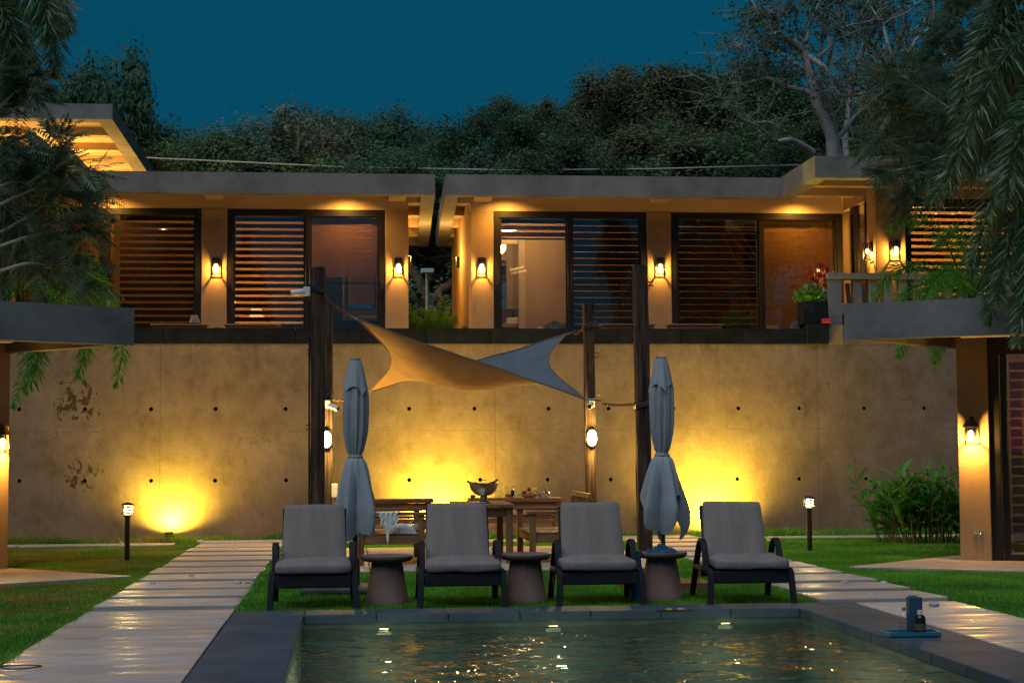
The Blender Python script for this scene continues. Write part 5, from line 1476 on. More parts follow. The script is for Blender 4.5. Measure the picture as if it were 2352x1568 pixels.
# towel and wrapped bouquet on the left bench
t = thing('towel', 'white towel hanging over the arm of the left bench', 'towel', (at(885, 1200, 18.5).x, 18.45, .4))
b = MB(); nx_, nz_ = 16, 24; vs = []
xc = at(893, 1200, 18.45).x
for j in range(nz_ + 1):
    s = j / nz_
    for i in range(nx_ + 1):
        u = i / nx_ - .5
        drop = (.15 + .22 * max(0, 1 - abs(u + .05) * 5)) if s > .25 else .2
        if s < .25: y = 18.58 - s * .68; z = .617 + .004 * math.sin(i * 1.3)
        else: y = 18.405 - .012 * math.sin(i * 1.7 + j * .3); z = .617 - drop * (s - .25) / .75
        vs.append((xc + u * (.26 - .10 * s) + .01 * math.sin(j * .5), y, z))
b.add(vs, [(j * (nx_ + 1) + i, j * (nx_ + 1) + i + 1, (j + 1) * (nx_ + 1) + i + 1, (j + 1) * (nx_ + 1) + i) for j in range(nz_) for i in range(nx_)]).build('cloth', M['towel'], t, smooth='all')
c = Vector((at(925, 1215, 18.9).x, 18.8, .38))
one('cushion', heap(c.x - .02, 18.75, .372, .17, .2, .10, 21, 18, .2), M['towel'], 'pale cushion on the seat of the left bench', 'cushion', (c.x, 18.75, .37), smooth='all')
t = thing('bouquet', 'paper wrapped bouquet lying on the left bench', 'bouquet', (at(960, 1215, 19).x, 19.0, .372))
q = LOC[t.name]
MB().tube([q + Vector((-.06, 0, .03)), q + Vector((.05, 0, .05)), q + Vector((.16, .02, .09))], [.05, .04, .012], 9).build('wrapper', plain('brown_paper', (.33, .19, .11), .8), t)
b = MB(); rr_ = random.Random(3)
for _ in range(60):
    p_ = q + Vector((-.08 + rr_.gauss(0, .03), rr_.gauss(0, .03), .05 + rr_.gauss(0, .03))); b.sphere(p_, .006, 5, 4)
b.build('small_flowers', M['white'], t)

# ------------------------------------------------------------------ terrace benches and small things
def low_bench(px0, px1, label, Y=26.2):
    a, b_ = at(px0, 745, Y), at(px1, 745, Y); z = a.z
    t = thing('terrace_bench', label, 'bench', ((a.x + b_.x) / 2, Y, Z0), 0, 'low wooden benches on the terrace')
    for k in range(3): plank(t, 'seat_plank', a.x, b_.x, Y - .16 + k * .11, Y - .06 + k * .11, z - .025, z, 'x')
    for x in (a.x + .03, b_.x - .09):
        for y in (Y - .13, Y + .09): plank(t, 'leg', x, x + .06, y, y + .06, Z0, z - .026, 'z')
    plank(t, 'apron', a.x + .09, b_.x - .09, Y - .12, Y - .1, z - .075, z - .027, 'x')
    return t
low_bench(348, 478, 'low wooden terrace bench with a hat on it at the far left'); low_bench(515, 645, 'low wooden terrace bench under the striped left window')
low_bench(1377, 1503, 'low wooden terrace bench behind the tall right post'); low_bench(1532, 1657, 'low wooden terrace bench under the dark right window')
c = at(447, 742, 26.15)
t = thing('sun_hat', 'rolled straw hat lying on the far left terrace bench', 'hat', c)
heap(c.x, 26.15, c.z, .085, .08, .11, 31, 18, .5).build('crown', mottled('straw', (.16, .11, .07), (.3, .21, .14), 30, .9), t, smooth='all')
for px, l in ((503, 'small silver tin on the ledge left of the striped window'), (1543, 'small silver tin on the ledge beside the right column')):
    c = at(px, 756, 25.0); t = thing('ashtray', l, 'tin', (c.x, 24.7, 3.101))
    MB().lathe([(.05, 0), (.052, .03), (.045, .03), (.043, .005), (.001, .005)], 16, (c.x, 24.7, 3.101)).build('tin', M['metal'], t, smooth=True)
# railing at the right end of the terrace
rl = thing('concrete_railing', 'concrete balustrade with flat balusters above the right end of the wall', 'railing', (8.6, 24.5, 3.16))
MB().box(7.19, 11.3, 24.38, 24.62, 3.865, 3.95).build('top_rail', M['concrete'], rl, bevel=.006)
MB().box(7.21, 7.42, 24.41, 24.59, 3.162, 3.863).build('end_post', M['concrete'], rl, bevel=.005)
for i in range(14):
    x = 7.62 + i * .237
    MB().box(x, x + .118, 24.43, 24.57, 3.162, 3.863).build('baluster', M['concrete'], rl, bevel=.004)
# planter with red flowers
c = Vector((at(1868, 745, 24.55).x, 24.58, 3.17))
t = thing('flower_planter', 'square black planter with red and white flowers by the balustrade', 'planter', c)
MB().box(c.x - .19, c.x + .19, c.y - .17, c.y + .19, 3.172, 3.52).build('pot', M['slate'], t, bevel=.006)
rr_ = np.random.default_rng(5); V = []; Fc = []
for i in range(420):
    th_ = rr_.uniform(0, 6.28); r_ = .26 * math.sqrt(rr_.uniform(0, 1)); zz = rr_.uniform(-.05, .30) * (1 - r_ / .4) + .02
    p = np.array((c.x - .03 + r_ * math.cos(th_), c.y + r_ * math.sin(th_) * .8, 3.54 + zz)); s = rr_.uniform(.014, .03)
    n_ = rr_.normal(size=3); n_[2] += .6; n_[1] -= .6; n_ /= np.linalg.norm(n_); a = np.cross(n_, (0, 0, 1.0)); a /= np.linalg.norm(a); b_ = np.cross(n_, a)
    V += [p - a * s, p - b_ * s * 1.2, p + a * s, p + b_ * s * 1.2]
link('leaves', fast_mesh('leaves', np.array(V) - np.array(c), np.arange(len(V)).reshape(-1, 4)), M['leaf_shrub'], t)
M['petal_red'] = foliage('red_petals', (.38, .010, .015), (.65, .03, .05), .3, .6); M['petal_white'] = foliage('white_petals', (.5, .5, .4), (.7, .7, .62), .3, .6)
FH = [(1858, 625, .05, 'r'), (1887, 612, .05, 'r'), (1895, 632, .05, 'r'), (1883, 630, .035, 'r'), (1899, 617, .03, 'r'), (1823, 659, .035, 'r'), (1866, 640, .03, 'r'), (1895, 655, .03, 'r'), (1876, 645, .025, 'r'), (1897, 640, .025, 'r'), (1893, 672, .05, 'w'), (1852, 660, .03, 'w'), (1872, 655, .02, 'w')]
for (px, py, r_, kd) in FH:
    q = at(px, py, 24.5); V = []
    for i in range(46):
        d_ = rr_.normal(size=3); d_ /= np.linalg.norm(d_); p = np.array(q) + d_ * r_ * 1.25 * rr_.uniform(.2, 1); s = .018
        n_ = rr_.normal(size=3); n_ /= np.linalg.norm(n_); a = np.cross(n_, d_); a /= (np.linalg.norm(a) + 1e-6); b_ = np.cross(n_, a)
        V += [p - a * s, p - b_ * s, p + a * s, p + b_ * s]
    link('flower_head', fast_mesh('flower_head', np.array(V) - np.array(c), np.arange(len(V)).reshape(-1, 4)), M['petal_red'] if kd == 'r' else M['petal_white'], t)
    MB().tube([q, (q.x * .5 + c.x * .5, c.y, 3.62), (c.x + .3 * (q.x - c.x), c.y, 3.5)], .004, 5).build('stem', M['leaf_shrub'], t)
c = at(1893, 737, 24.42); t = thing('rolled_mat', 'small rolled red mat beside the black planter', 'mat', (c.x, 24.39, 3.17))
MB().tube([(c.x - .05, 24.37, 3.215), (c.x + .08, 24.37, 3.215)], .042, 14).build('roll', plain('red_mat', (.5, .03, .05), .7), t, smooth=True)
c = at(1830, 733, 24.7); one('cushion', heap(c.x, 24.75, 3.102, .11, .09, .13, 41, 16, .3), plain('grey_pillow', (.07, .06, .055), .9), 'dark grey cushion leaning against the black planter', 'cushion', (c.x, 24.75, 3.1), smooth='all')
t = thing('deck_chair', 'dark slatted deck chair standing behind the balustrade', 'chair', (8.0, 25.0, Z0))
for i in range(7):
    x = 7.72 + i * .085; MB().bar((x, 24.98, 3.42), (x + .06, 25.3, 3.88), .07, .02).build('back_slat', M['wicker'], t)
MB().box(7.68, 8.32, 24.75, 25.0, 3.36, 3.42).build('seat', M['wicker'], t)
for x in (7.7, 8.28):
    for y in (24.78, 25.2): MB().box(x, x + .04, y, y + .04, Z0, 3.36).build('leg', M['wicker'], t)
t = thing('cooler_box', 'red and white cool box behind the balustrade end', 'cool box', (7.52, 24.85, Z0))
MB().box(7.44, 7.66, 24.75, 24.95, Z0, 3.36).build('body', plain('red_plastic', (.35, .01, .02), .4), t, bevel=.01); MB().box(7.44, 7.66, 24.75, 24.95, 3.361, 3.52).build('lid', M['white'], t, bevel=.01)

# ------------------------------------------------------------------ tray with bottles on the coping, cable loop, dark item on the far coping
c = gnd(2092, 1460, .022)
t = thing('tray', 'blue tray lying on the right pool coping', 'tray', (c.x, c.y, .022))
M['tray'] = plain('blue_tray', (.03, .18, .28), .35)
MB().prism([(c.x - .17, c.y - .10), (c.x + .17, c.y - .10), (c.x + .19, c.y + .10), (c.x - .19, c.y + .10)], .024, .034).build('base', M['tray'], t, bevel=.003)
for (x0, y0, x1, y1) in ((-.17, -.1, .17, -.1), (.17, -.1, .19, .1), (.19, .1, -.19, .1), (-.19, .1, -.17, -.1)):
    MB().bar((c.x + x0, c.y + y0, .046), (c.x + x1, c.y + y1, .046), .012, .024).build('rim', M['tray'], t)
p = Vector((c.x - .035, c.y + .03, .035)); t = thing('glass_bottle', 'clear round bottle standing on the blue tray', 'bottle', p)
MB().lathe([(.035, 0), (.038, .02), (.038, .10), (.028, .13), (.012, .145), (.012, .16)], 20, p).build('body', M['clear'], t, smooth=True)
MB().lathe([(.014, .155), (.014, .178), (.001, .18)], 12, p).build('cap', M['metal'], t, smooth=True)
p = Vector((c.x + .055, c.y - .03, .035)); t = thing('dark_bottle', 'dark brown bottle with pale cap on the blue tray', 'bottle', p)
MB().lathe([(.036, 0), (.038, .01), (.038, .11), (.03, .125), (.015, .135)], 20, p).build('body', plain('amber_glass', (.015, .008, .004), .12), t, smooth=True)
MB().lathe([(.017, .133), (.017, .162), (.001, .164)], 14, p).build('cap', M['white'], t, smooth=True)
MB().lathe([(.0385, .03), (.0385, .075)], 20, p).build('label_band', plain('label_print', (.09, .07, .05), .7), t, smooth=True)
p = Vector((c.x + .045, c.y + .07, .035)); t = thing('blue_carton', 'tall dark blue carton behind the bottles on the tray', 'carton', p)
MB().box(p.x - .04, p.x + .055, p.y - .03, p.y + .03, .036, .275).build('box', plain('blue_card', (.02, .075, .14), .6), t, bevel=.003)
MB().box(p.x - .028, p.x + .02, p.y - .022, p.y + .022, .276, .288).build('flap', plain('pale_blue_card', (.12, .2, .3), .6), t)
c = gnd(45, 1532, .04); t = thing('cable_loop', 'thin dark cable loop lying on the nearest left paver', 'cable', (c.x, c.y, .037))
MB().tube([(c.x + .11 * math.cos(a) * (1 + .2 * math.sin(3 * a)), c.y + .09 * math.sin(a), .043) for a in [k * .35 for k in range(20)]], .004, 5).build('cable', plain('brown_cable', (.03, .02, .012), .6), t)
c = gnd(1555, 1403.5, .022); t = thing('flat_item', 'dark flat item with two yellow patches lying on the far coping', 'oddment', (c.x, c.y, .022))
MB().box(c.x - .16, c.x + .12, c.y - .04, c.y + .03, .024, .036).build('dark_plate', M['black'], t, bevel=.004)
for dx in (-.09, 0.0): MB().box(c.x + dx, c.x + dx + .05, c.y - .03, c.y + .02, .0362, .046).build('flat_bar', plain('yellow_reflection', (.75, .5, .12), .3), t, bevel=.002)  # yellow reflections on the item, put into the colour of two raised patches
# lamp post and wire behind
q = at(981, 628, 36); t = thing('solar_lamp_post', 'slim grey lamp post with a flat head seen through the passage', 'lamp post', (q.x, 36, 2.4))
MB().tube([(q.x, 36, 2.4), (q.x, 36, q.z)], .035, 10).build('pole', plain('grey_pole', (.3, .33, .36), .5, .3), t, smooth=True)
MB().box(q.x - .14, q.x + .14, 35.8, 36.1, q.z, q.z + .09).build('head', plain('pale_head', (.35, .5, .58), .4), t, bevel=.01)
w0, w1 = at(330, 362, 44), at(1180, 391, 44); w2 = at(1830, 379, 44)
t = thing('overhead_wire', 'thin pale overhead wire crossing in front of the forest', 'wire', w1)
wp_ = [Vector((-14, 44, at(-200, 350, 44).z)), w0, at(800, 384, 44), w1, at(1500, 388, 44), w2, at(2400, 352, 44)]
MB().tube(wp_, .018, 6).build('cable', plain('pale_wire', (.5, .55, .55), .5), t)
for (x, y, lab) in ((wp_[0].x, 44, 'wooden pole carrying the overhead wire, left'), (wp_[-1].x, 44, 'wooden pole carrying the overhead wire, right')):
    t = thing('wire_pole', lab, 'pole', (x, y, 3), 0, 'poles of the overhead wire')
    MB().tube([(x, y, 2), (x, y, 10.5)], [.11, .08], 10).build('mast', M['bark'], t, smooth=True)
# ------------------------------------------------------------------ vegetation
def kites(P, T, N, L, W, droop=0.0, fold=None):
    """leaf kites: base P, direction T, side N (unit arrays), length L, width W -> verts (n*4,3)"""
    L = L[:, None]; W = W[:, None]
    mid = P + T * L * .45; tip = P + T * L; tip[:, 2] -= (droop * L[:, 0]); mid[:, 2] -= (droop * L[:, 0] * .2)
    return np.stack([P, mid - N * W * .5, tip, mid + N * W * .5], 1).reshape(-1, 3)
def unit(a): return a / (np.linalg.norm(a, axis=-1, keepdims=True) + 1e-9)
def leaf_cloud(name, centres, radii, per, size, seed, up=.3, aspect=.55):
    r = np.random.default_rng(seed)
    centres = np.asarray(centres, float); k = len(centres); n = k * per
    c = np.repeat(centres, per, 0); rad = np.repeat(np.asarray(radii, float), per)
    d = unit(r.normal(size=(n, 3))); d[:, 2] *= .75
    p = c + d * (rad * r.uniform(.1, 1, n) ** .75)[:, None]
    nn = unit(r.normal(size=(n, 3)) * .38 + np.array([0, -.25, .9]) + d * .7)
    T = unit(np.cross(nn, r.normal(size=(n, 3)))); Nn = np.cross(nn, T)
    s = size * r.uniform(.6, 1.35, n)
    return fast_mesh(name, kites(p, T, Nn, s, s * aspect, .1), np.arange(n * 4).reshape(-1, 4))
def grow(seed, H, spread, levels, r0, trunk=.3, up=.25, kids=(2, 4), ang=(22, 55), wig=.18, shrink=.72):
    q = random.Random(seed); lines = []; tips = []
    def go(p, d, L, r, lev):
        pts = [p.copy()]; rad = [r]; n = 4
        for i in range(n):
            d = (d + Vector((q.gauss(0, wig), q.gauss(0, wig), q.gauss(0, wig) + (up * .12 if lev else 0)))).normalized()
            p = p + d * (L / n); pts.append(p.copy()); rad.append(r * (1 - .38 * (i + 1) / n))
        lines.append((pts, rad, lev)); tips.append((p.copy(), lev))
        if lev >= 2: tips.append((pts[2].copy(), lev))
        if lev == levels: return
        k = q.randint(*kids)
        a0 = q.uniform(0, 6.28)
        for i in range(k):
            ax = d.orthogonal().normalized(); ax.rotate(Matrix.Rotation(a0 + 6.28 * i / k + q.uniform(-.4, .4), 3, d))
            nd = d.copy(); nd.rotate(Matrix.Rotation(R(q.uniform(*ang)), 3, ax)); nd.z += up; nd.x *= spread; nd.y *= spread; nd.normalize()
            go(p, nd, L * q.uniform(.8, 1.1) * shrink, r * .6, lev + 1)
    go(Vector((0, 0, -.5)), Vector((0, 0, 1)), H * trunk + .5, r0, 0)
    return lines, tips, levels
def tree_mesh(seed, H, spread, levels, r0, leaf, per, rad, minlev=2, sides=6, **k):
    lines, tips, lv = grow(seed, H, spread, levels, r0, **k)
    b = MB()
    for pts, rr_, lev in lines: b.tube(pts, rr_, max(4, sides - lev), False)
    tr = b.mesh('trunk', smooth='all')
    cs = [t[0] for t in tips if t[1] >= minlev]
    q = random.Random(seed)
    cr = leaf_cloud('crown', cs, [rad * q.uniform(.6, 1.3) for _ in cs], per, leaf, seed)
    zt = max(c.z for c in cs) + rad * .6
    return tr, cr, zt, cs
TREES = {}
def kind(name, bark, leafm, *a, **k):
    tr, cr, zt, cs = tree_mesh(*a, **k); tr.materials.append(M[bark]); cr.materials.append(M[leafm]); TREES[name] = (tr, cr, zt)
kind('dense', 'bark', 'leaf_dark', 3, 7.5, 1.25, 4, .22, .085, 230, .50, 2, trunk=.22, up=.22)
kind('dense2', 'bark', 'leaf_dark', 8, 7.5, 1.1, 4, .2, .082, 230, .44, 2, trunk=.2, up=.3)
kind('broad', 'bark', 'leaf_dark', 8, 7.5, 1.1, 4, .2, .15, 60, .5, 2, trunk=.2, up=.3)
kind('mid', 'bark', 'leaf_mid', 15, 7.5, 1.2, 4, .2, .080, 230, .48, 2, trunk=.2, up=.25)
kind('mid2', 'bark', 'leaf_mid', 23, 7.5, 1.3, 4, .2, .080, 230, .44, 2, trunk=.18, up=.2)
kind('dry', 'bark_pale', 'leaf_dry', 31, 7.5, 1.2, 4, .23, .07, 62, .42, 3, trunk=.16, up=.32)
kind('rust', 'bark', 'leaf_rust', 37, 7.5, 1.2, 4, .18, .078, 170, .44, 2, trunk=.2, up=.28)
kind('umbrella', 'bark', 'leaf_dark', 44, 6.0, 2.0, 4, .24, .080, 240, .48, 2, trunk=.24, up=.16, ang=(35, 62))
def forest_tree(kd, px, ytop, Y, wx, label, rz=0.0):
    p = at(px, ytop - (24 if px < 1100 else 10), Y); gz = hill_z(p.x, Y) - .3
    tr, cr, zt = TREES[kd]
    H = p.z - gz; s = H / zt
    t = thing('forest_tree', label, 'tree', (p.x, Y, gz), rz, 'forest trees on the hillside')
    t.scale = (s * wx, s * wx, s)
    link('trunk', tr, None, t); link('crown', cr, None, t)
FT = [('dense', 330, 272, 53, 1.0, 'small dark tree right of the high coffered roof'), ('dense2', 470, 285, 50, 1.1, 'dark rounded tree above the left villa roof'), ('mid', 420, 300, 47, 1.0, 'low green tree above the left villa between dark ones'),
      ('dry', 640, 238, 47, 1.15, 'sparse tree with pale bare branches above the left villa'), ('dry', 760, 262, 49, 1.0, 'second sparse pale branched tree, right of the first'), ('dense', 790, 236, 60, 1.15, 'broad dark tree crown standing against the sky left of centre'),
      ('dense2', 890, 262, 62, 1.0, 'dark tree at the right shoulder of the broad dark crown'), ('mid2', 850, 310, 48, 1.1, 'mid green tree above the right end of the left villa roof'), ('dense', 1000, 275, 64, .9, 'dark tree at the dip in the skyline'),
      ('umbrella', 1120, 268, 54, 1.05, 'wide umbrella shaped tree behind the passage between the villas'), ('umbrella', 1250, 280, 58, .95, 'second flat topped tree right of the umbrella tree'), ('dense2', 1250, 203, 84, .9, 'distant dark pointed tree clump on the ridge'), ('dense', 1310, 222, 86, .9, 'distant dark tree right of the pointed clump'), ('dense', 1180, 248, 82, .9, 'distant dark tree left of the pointed clump'),
      ('mid', 1420, 216, 66, 1.1, 'tall mixed green tree at the start of the right hand rise'), ('mid2', 1440, 300, 49, 1.1, 'lighter green tree in front above the right villa roof'), ('rust', 1510, 168, 62, 1.1, 'tall brownish tree rising above the right villa'), ('mid', 1610, 160, 64, 1.15, 'tall tree with ragged top left of the bare limbed tree'), ('rust', 1590, 285, 48, 1.15, 'rust coloured tree in front above the right villa roof'),
      ('dense', 1730, 158, 70, 1.1, 'dark tree on the skyline behind the bare limbed tree'), ('mid2', 1740, 250, 51, 1.15, 'bushy green tree behind the bent pale limbs'), ('dense2', 1860, 150, 68, 1.2, 'dark tree top behind the forked trunk'), ('mid', 1850, 290, 50, 1.0, 'green tree low behind the forked trunk'), ('dense', 1990, 175, 62, 1.2, 'dark tree right of the forked trunk'), ('mid2', 2090, 190, 58, 1.1, 'dark green tree behind the right hanging branches'), ('dense', 2230, 150, 56, 1.1, 'dark tree behind the right palm fronds'),
      ('broad', 165, 88, 47, .42, 'dark leafy tree rising behind the high coffered roof'), ('dense', 20, 120, 48, .5, 'dark tree at the left edge behind the high roof'), ('dense', 1680, 340, 47, 1.0, 'low dark tree directly behind the right villa roof'), ('dense2', 560, 330, 45, 1.0, 'low dark tree directly behind the left villa roof'), ('dense', 1350, 330, 46, 1.0, 'low dark tree behind the roof right of the passage'), ('dense', 960, 345, 45, 1.0, 'low dark tree behind the passage gap'), ('dense2', 1060, 330, 44, .9, 'low dark tree right of the passage gap')]
for i, (kd, px, yt, Y, wx, lab) in enumerate(FT): forest_tree(kd, px, yt, Y, wx, lab, i * 2.4)
# dark understorey filling the space below the crowns
r_ = np.random.default_rng(77); cs = []; rads = []
for i in range(520):
    x = r_.uniform(-18, 32); y = r_.uniform(38, 66); 
    cs.append((x, y, hill_z(x, y) + r_.uniform(.2, 1.9))); rads.append(r_.uniform(.9, 1.7))
tag(link('understorey', leaf_cloud('understorey', cs, rads, 150, .15, 78), M['leaf_dark']), 'dark undergrowth filling the forest floor below the trees', 'undergrowth', kind='stuff')

# the big bare limbed tree above the right villa, limb by limb
Z6 = lambda x, y: ((2600 + x * .6361) / 1.7415, (y * .6361) / 1.7415)
def limb_tree():
    Y = 43.0
    base = at(1916, 345, Y); gz = hill_z(base.x, Y)
    t = thing('bare_limbed_tree', 'tall sparse tree with pale winding limbs above the right villa', 'tree', (base.x + .3, Y, gz))
    b = MB(); tips = []; q = random.Random(12)
    def limb(pts, r0, r1, dy=0.0, twigs=True):
        W = [at(*Z6(*p), Y + dy * i / max(1, len(pts) - 1)) for i, p in enumerate(pts)]
        # smooth
        S = []
        for i in range(len(W) - 1):
            for k in range(4):
                u = k / 4; p0, p1, p2, p3 = W[max(0, i - 1)], W[i], W[i + 1], W[min(len(W) - 1, i + 2)]
                S.append(.5 * ((2 * p1) + (p2 - p0) * u + (2 * p0 - 5 * p1 + 4 * p2 - p3) * u * u + (3 * p1 - p0 - 3 * p2 + p3) * u ** 3))
        S.append(W[-1])
        n = len(S); b.tube(S, [r0 + (r1 - r0) * i / (n - 1) for i in range(n)], 8, False)
        if twigs:
            for i in range(n // 3, n):
                for _ in range(2 if i < n - 3 else 3):
                    d = Vector((q.gauss(0, 1), q.gauss(0, .8), q.gauss(.35, .8))).normalized(); L = q.uniform(.35, 1.3)
                    p0 = S[i]; p1 = p0 + d * L * .5 + Vector((0, 0, .06)); p2 = p0 + d * L + Vector((q.gauss(0, .1), 0, q.gauss(.1, .12)))
                    b.tube([p0, p1, p2], [r1 * .45, .012, .006], 4, False); tips.append(p2); tips.append(p1)
                    for _ in range(2):
                        p3 = p2 + Vector((q.gauss(0, .25), q.gauss(0, .2), q.gauss(0, .25))); b.tube([p1.lerp(p2, .6), p3], [.008, .004], 3, False); tips.append(p3)
    W0 = [Vector((base.x + .3, Y, gz)), Vector((base.x + .15, Y, gz + 2))]
    b.tube(W0 + [at(*Z6(1150, 940), Y)], [.26, .24, .19], 10, False)
    limb([(1150, 940), (1140, 850), (1090, 740), (1045, 640), (1025, 560), (1005, 460), (978, 350), (930, 280), (860, 245), (810, 238)], .19, .07, 0, False)
    limb([(815, 240), (795, 190), (805, 120), (740, 70), (690, 95), (640, 10), (600, -40)], .07, .025, 1)
    limb([(805, 120), (850, 60), (870, -10)], .05, .02, -.5)
    limb([(930, 285), (985, 250), (1000, 160), (1045, 60), (1080, -30)], .07, .025, 1)
    limb([(990, 350), (1040, 385), (1110, 440), (1150, 540), (1205, 600), (1300, 598), (1385, 578)], .08, .03, -1)
    limb([(1205, 600), (1180, 520), (1240, 500), (1330, 480), (1420, 400)], .05, .02, -1)
    limb([(1020, 590), (940, 562), (850, 545), (790, 505), (720, 492), (640, 515), (500, 527)], .09, .03, .5)
    limb([(1155, 890), (1200, 850), (1240, 800), (1300, 720), (1400, 640)], .10, .04, 1, False)
    limb([(1020, 960), (940, 908), (880, 882), (800, 892)], .12, .06, -1, False)
    limb([(790, 880), (775, 800), (740, 768), (650, 775), (560, 735), (480, 650), (440, 600)], .065, .02, -1)
    limb([(860, 330), (780, 290), (700, 345), (620, 320), (520, 280)], .03, .012, 0)
    limb([(980, 350), (880, 330), (790, 300)], .03, .014, 0)
    limb([(1000, 400), (1090, 330), (1200, 240), (1310, 190)], .04, .014, 1)
    b.build('trunk', M['bark_pale'], t, smooth='all')
    me = leaf_cloud('crown', [tuple(p - LOC[t.name]) for p in tips], [.14] * len(tips), 6, .11, 5)
    link('crown', me, M['leaf_dark'], t)
limb_tree()
def sparse_tree(px0, py0, px1, py1, Y, seed, label):
    a, b_ = at(px0, py0, Y), at(px1, py1, Y); lines, tips, lv = grow(seed, 10, 1.0, 4, .17, trunk=.42, up=.35, kids=(3, 4), shrink=.62)
    gz = hill_z(a.x, Y); zt = max(t_[0].z for t_ in tips); s = (b_.z - gz) / zt
    t = thing('sparse_tree', label, 'tree', (a.x, Y, gz)); t.scale = (s, s, s)
    b = MB()
    for pts, rr_, lev in lines: b.tube(pts, rr_, max(3, 7 - lev), False)
    link('trunk', b.mesh('trunk', smooth='all'), M['bark_pale'], t)
    c = [t_[0] for t_ in tips if t_[1] >= 3]
    link('crown', leaf_cloud('crown', c, [.3] * len(c), 12, .10, seed), M['leaf_dark'], t)
sparse_tree(2100, 300, 2110, -60, 46, 61, 'thin branched sparse tree right of the bare limbed tree')
sparse_tree(2030, 300, 2040, -20, 49, 66, 'sparse twiggy tree between the bare limbed tree and the right palms')

# ------------------------------------------------------------------ palms
def curve(P, n):
    P = [Vector(p) for p in P]; S = []
    m = len(P) - 1
    for i in range(n + 1):
        s = i / n * m; k = min(int(s), m - 1); u = s - k
        p0, p1, p2, p3 = P[max(0, k - 1)], P[k], P[k + 1], P[min(m, k + 2)]
        S.append(.5 * ((2 * p1) + (p2 - p0) * u + (2 * p0 - 5 * p1 + 4 * p2 - p3) * u * u + (3 * p1 - p0 - 3 * p2 + p3) * u ** 3))
    return S
def frond(parent, P, leafm, rows=5, L=.34, W=.022, n=70, seed=0, droop=.35, start=.12):
    r = np.random.default_rng(seed); S = curve(P, n)
    pts, T, N, Ls = [], [], [], []
    for i in range(int(n * start), n + 1):
        t = i / n; d = (S[min(n, i + 1)] - S[max(0, i - 1)]).normalized()
        side = d.cross(Vector((0, 0, 1)))
        side = side.normalized() if side.length > .05 else Vector((1, 0, 0)); upv = side.cross(d).normalized()
        prof = math.sin(math.pi * min(1, (t - start) / (1 - start) * .82 + .16)) ** .6
        for k in range(rows):
            if rows == 2: a = 0.15 if k == 0 else math.pi - .15
            else: a = 2 * math.pi * k / rows + r.uniform(-.5, .5) + i * .7
            a += r.uniform(-.18, .18)
            q = (side * math.cos(a) + upv * math.sin(a)); dr = (q + d * r.uniform(.45, .85)).normalized()
            pts.append(S[i]); T.append(dr); N.append(dr.cross(q + Vector((r.normal() * .4, r.normal() * .4, r.normal() * .4))).normalized()); Ls.append(L * prof * r.uniform(.75, 1.15))
    pts = np.array(pts); T = np.array(T); N = np.array(N); Ls = np.array(Ls)
    V = kites(pts, T, N, Ls, np.full(len(Ls), W) * r.uniform(.8, 1.2, len(Ls)), droop)
    off = np.array(LOC[parent.name])
    o = link('frond', fast_mesh('frond', V - off, np.arange(len(V)).reshape(-1, 4)), leafm, parent)
    st = MB().tube(S, [.016 * (1 - .8 * i / n) for i in range(n + 1)], 5, False)
    st.build('stalk', M['stalk'], o)
    return o
M['stalk'] = plain('palm_stalk', (.06, .09, .03), .6)
def palm(label, trunk_px, Y, crown_px, fr, leafm, **k):
    c = at(*crown_px, Y); t = thing('palm', label, 'palm', (c.x, Y, 0))
    zs = np.linspace(0, c.z, 12)
    bx0 = at(trunk_px, 1000, Y).x if trunk_px is not None else c.x
    b = MB().tube([(bx0 + (c.x - bx0) * max(0, (i - 9) / 2), Y, z) for i, z in enumerate(zs)], [.11 - .05 * (z / c.z) + .004 * (i % 2) for i, z in enumerate(zs)], 12).build('trunk', M['bark'], t, smooth=True)
    for i, pts in enumerate(fr):
        W = [c] + [at(p[0], p[1], Y + (p[2] if len(p) > 2 else 0)) for p in pts]
        frond(t, W, leafm, seed=i * 7 + int(c.x * 10) % 50, **k)
    return t
palm('foxtail palm with drooping grey green fronds at the top left edge', None, 19.5, (-110, -60), [
    [(-20, -90, -.3), (70, -30, -.5), (120, 60, -.6), (125, 175, -.6)], [(-40, -60, 0), (20, 0, 0), (60, 80, 0), (72, 180, 0)], [(0, -110, .2), (90, -60, .3), (140, 10, .4), (150, 70, .4)], [(-60, -20, .1), (0, 40, 0), (30, 130, -.1), (30, 230, -.1)], [(-30, -100, -.4), (50, -70, -.6), (100, 0, -.8), (110, 100, -.8)], [(-60, -40, -.3), (-10, 0, -.5), (20, 60, -.6), (20, 140, -.6)]], M['leaf_palm'], L=.36, rows=6, W=.025)
palm('dark palm at the left edge with fronds hanging over the pavilion roof', None, 19.8, (-120, 420), [
    [(-30, 370, 0), (30, 400, -.2), (70, 490, -.3), (80, 620, -.3)], [(-40, 400, -.2), (10, 440, -.4), (35, 530, -.5), (40, 650, -.5)], [(-50, 380, .3), (40, 370, .5), (120, 430, .6), (160, 540, .6)], [(-60, 460, 0), (-10, 500, 0), (10, 580, 0), (10, 690, 0)], [(-40, 500, -.2), (40, 520, -.3), (110, 580, -.4), (150, 670, -.4)], [(-60, 440, -.5), (0, 470, -.6), (50, 540, -.7), (70, 640, -.7)]], M['leaf_palm'], L=.34)
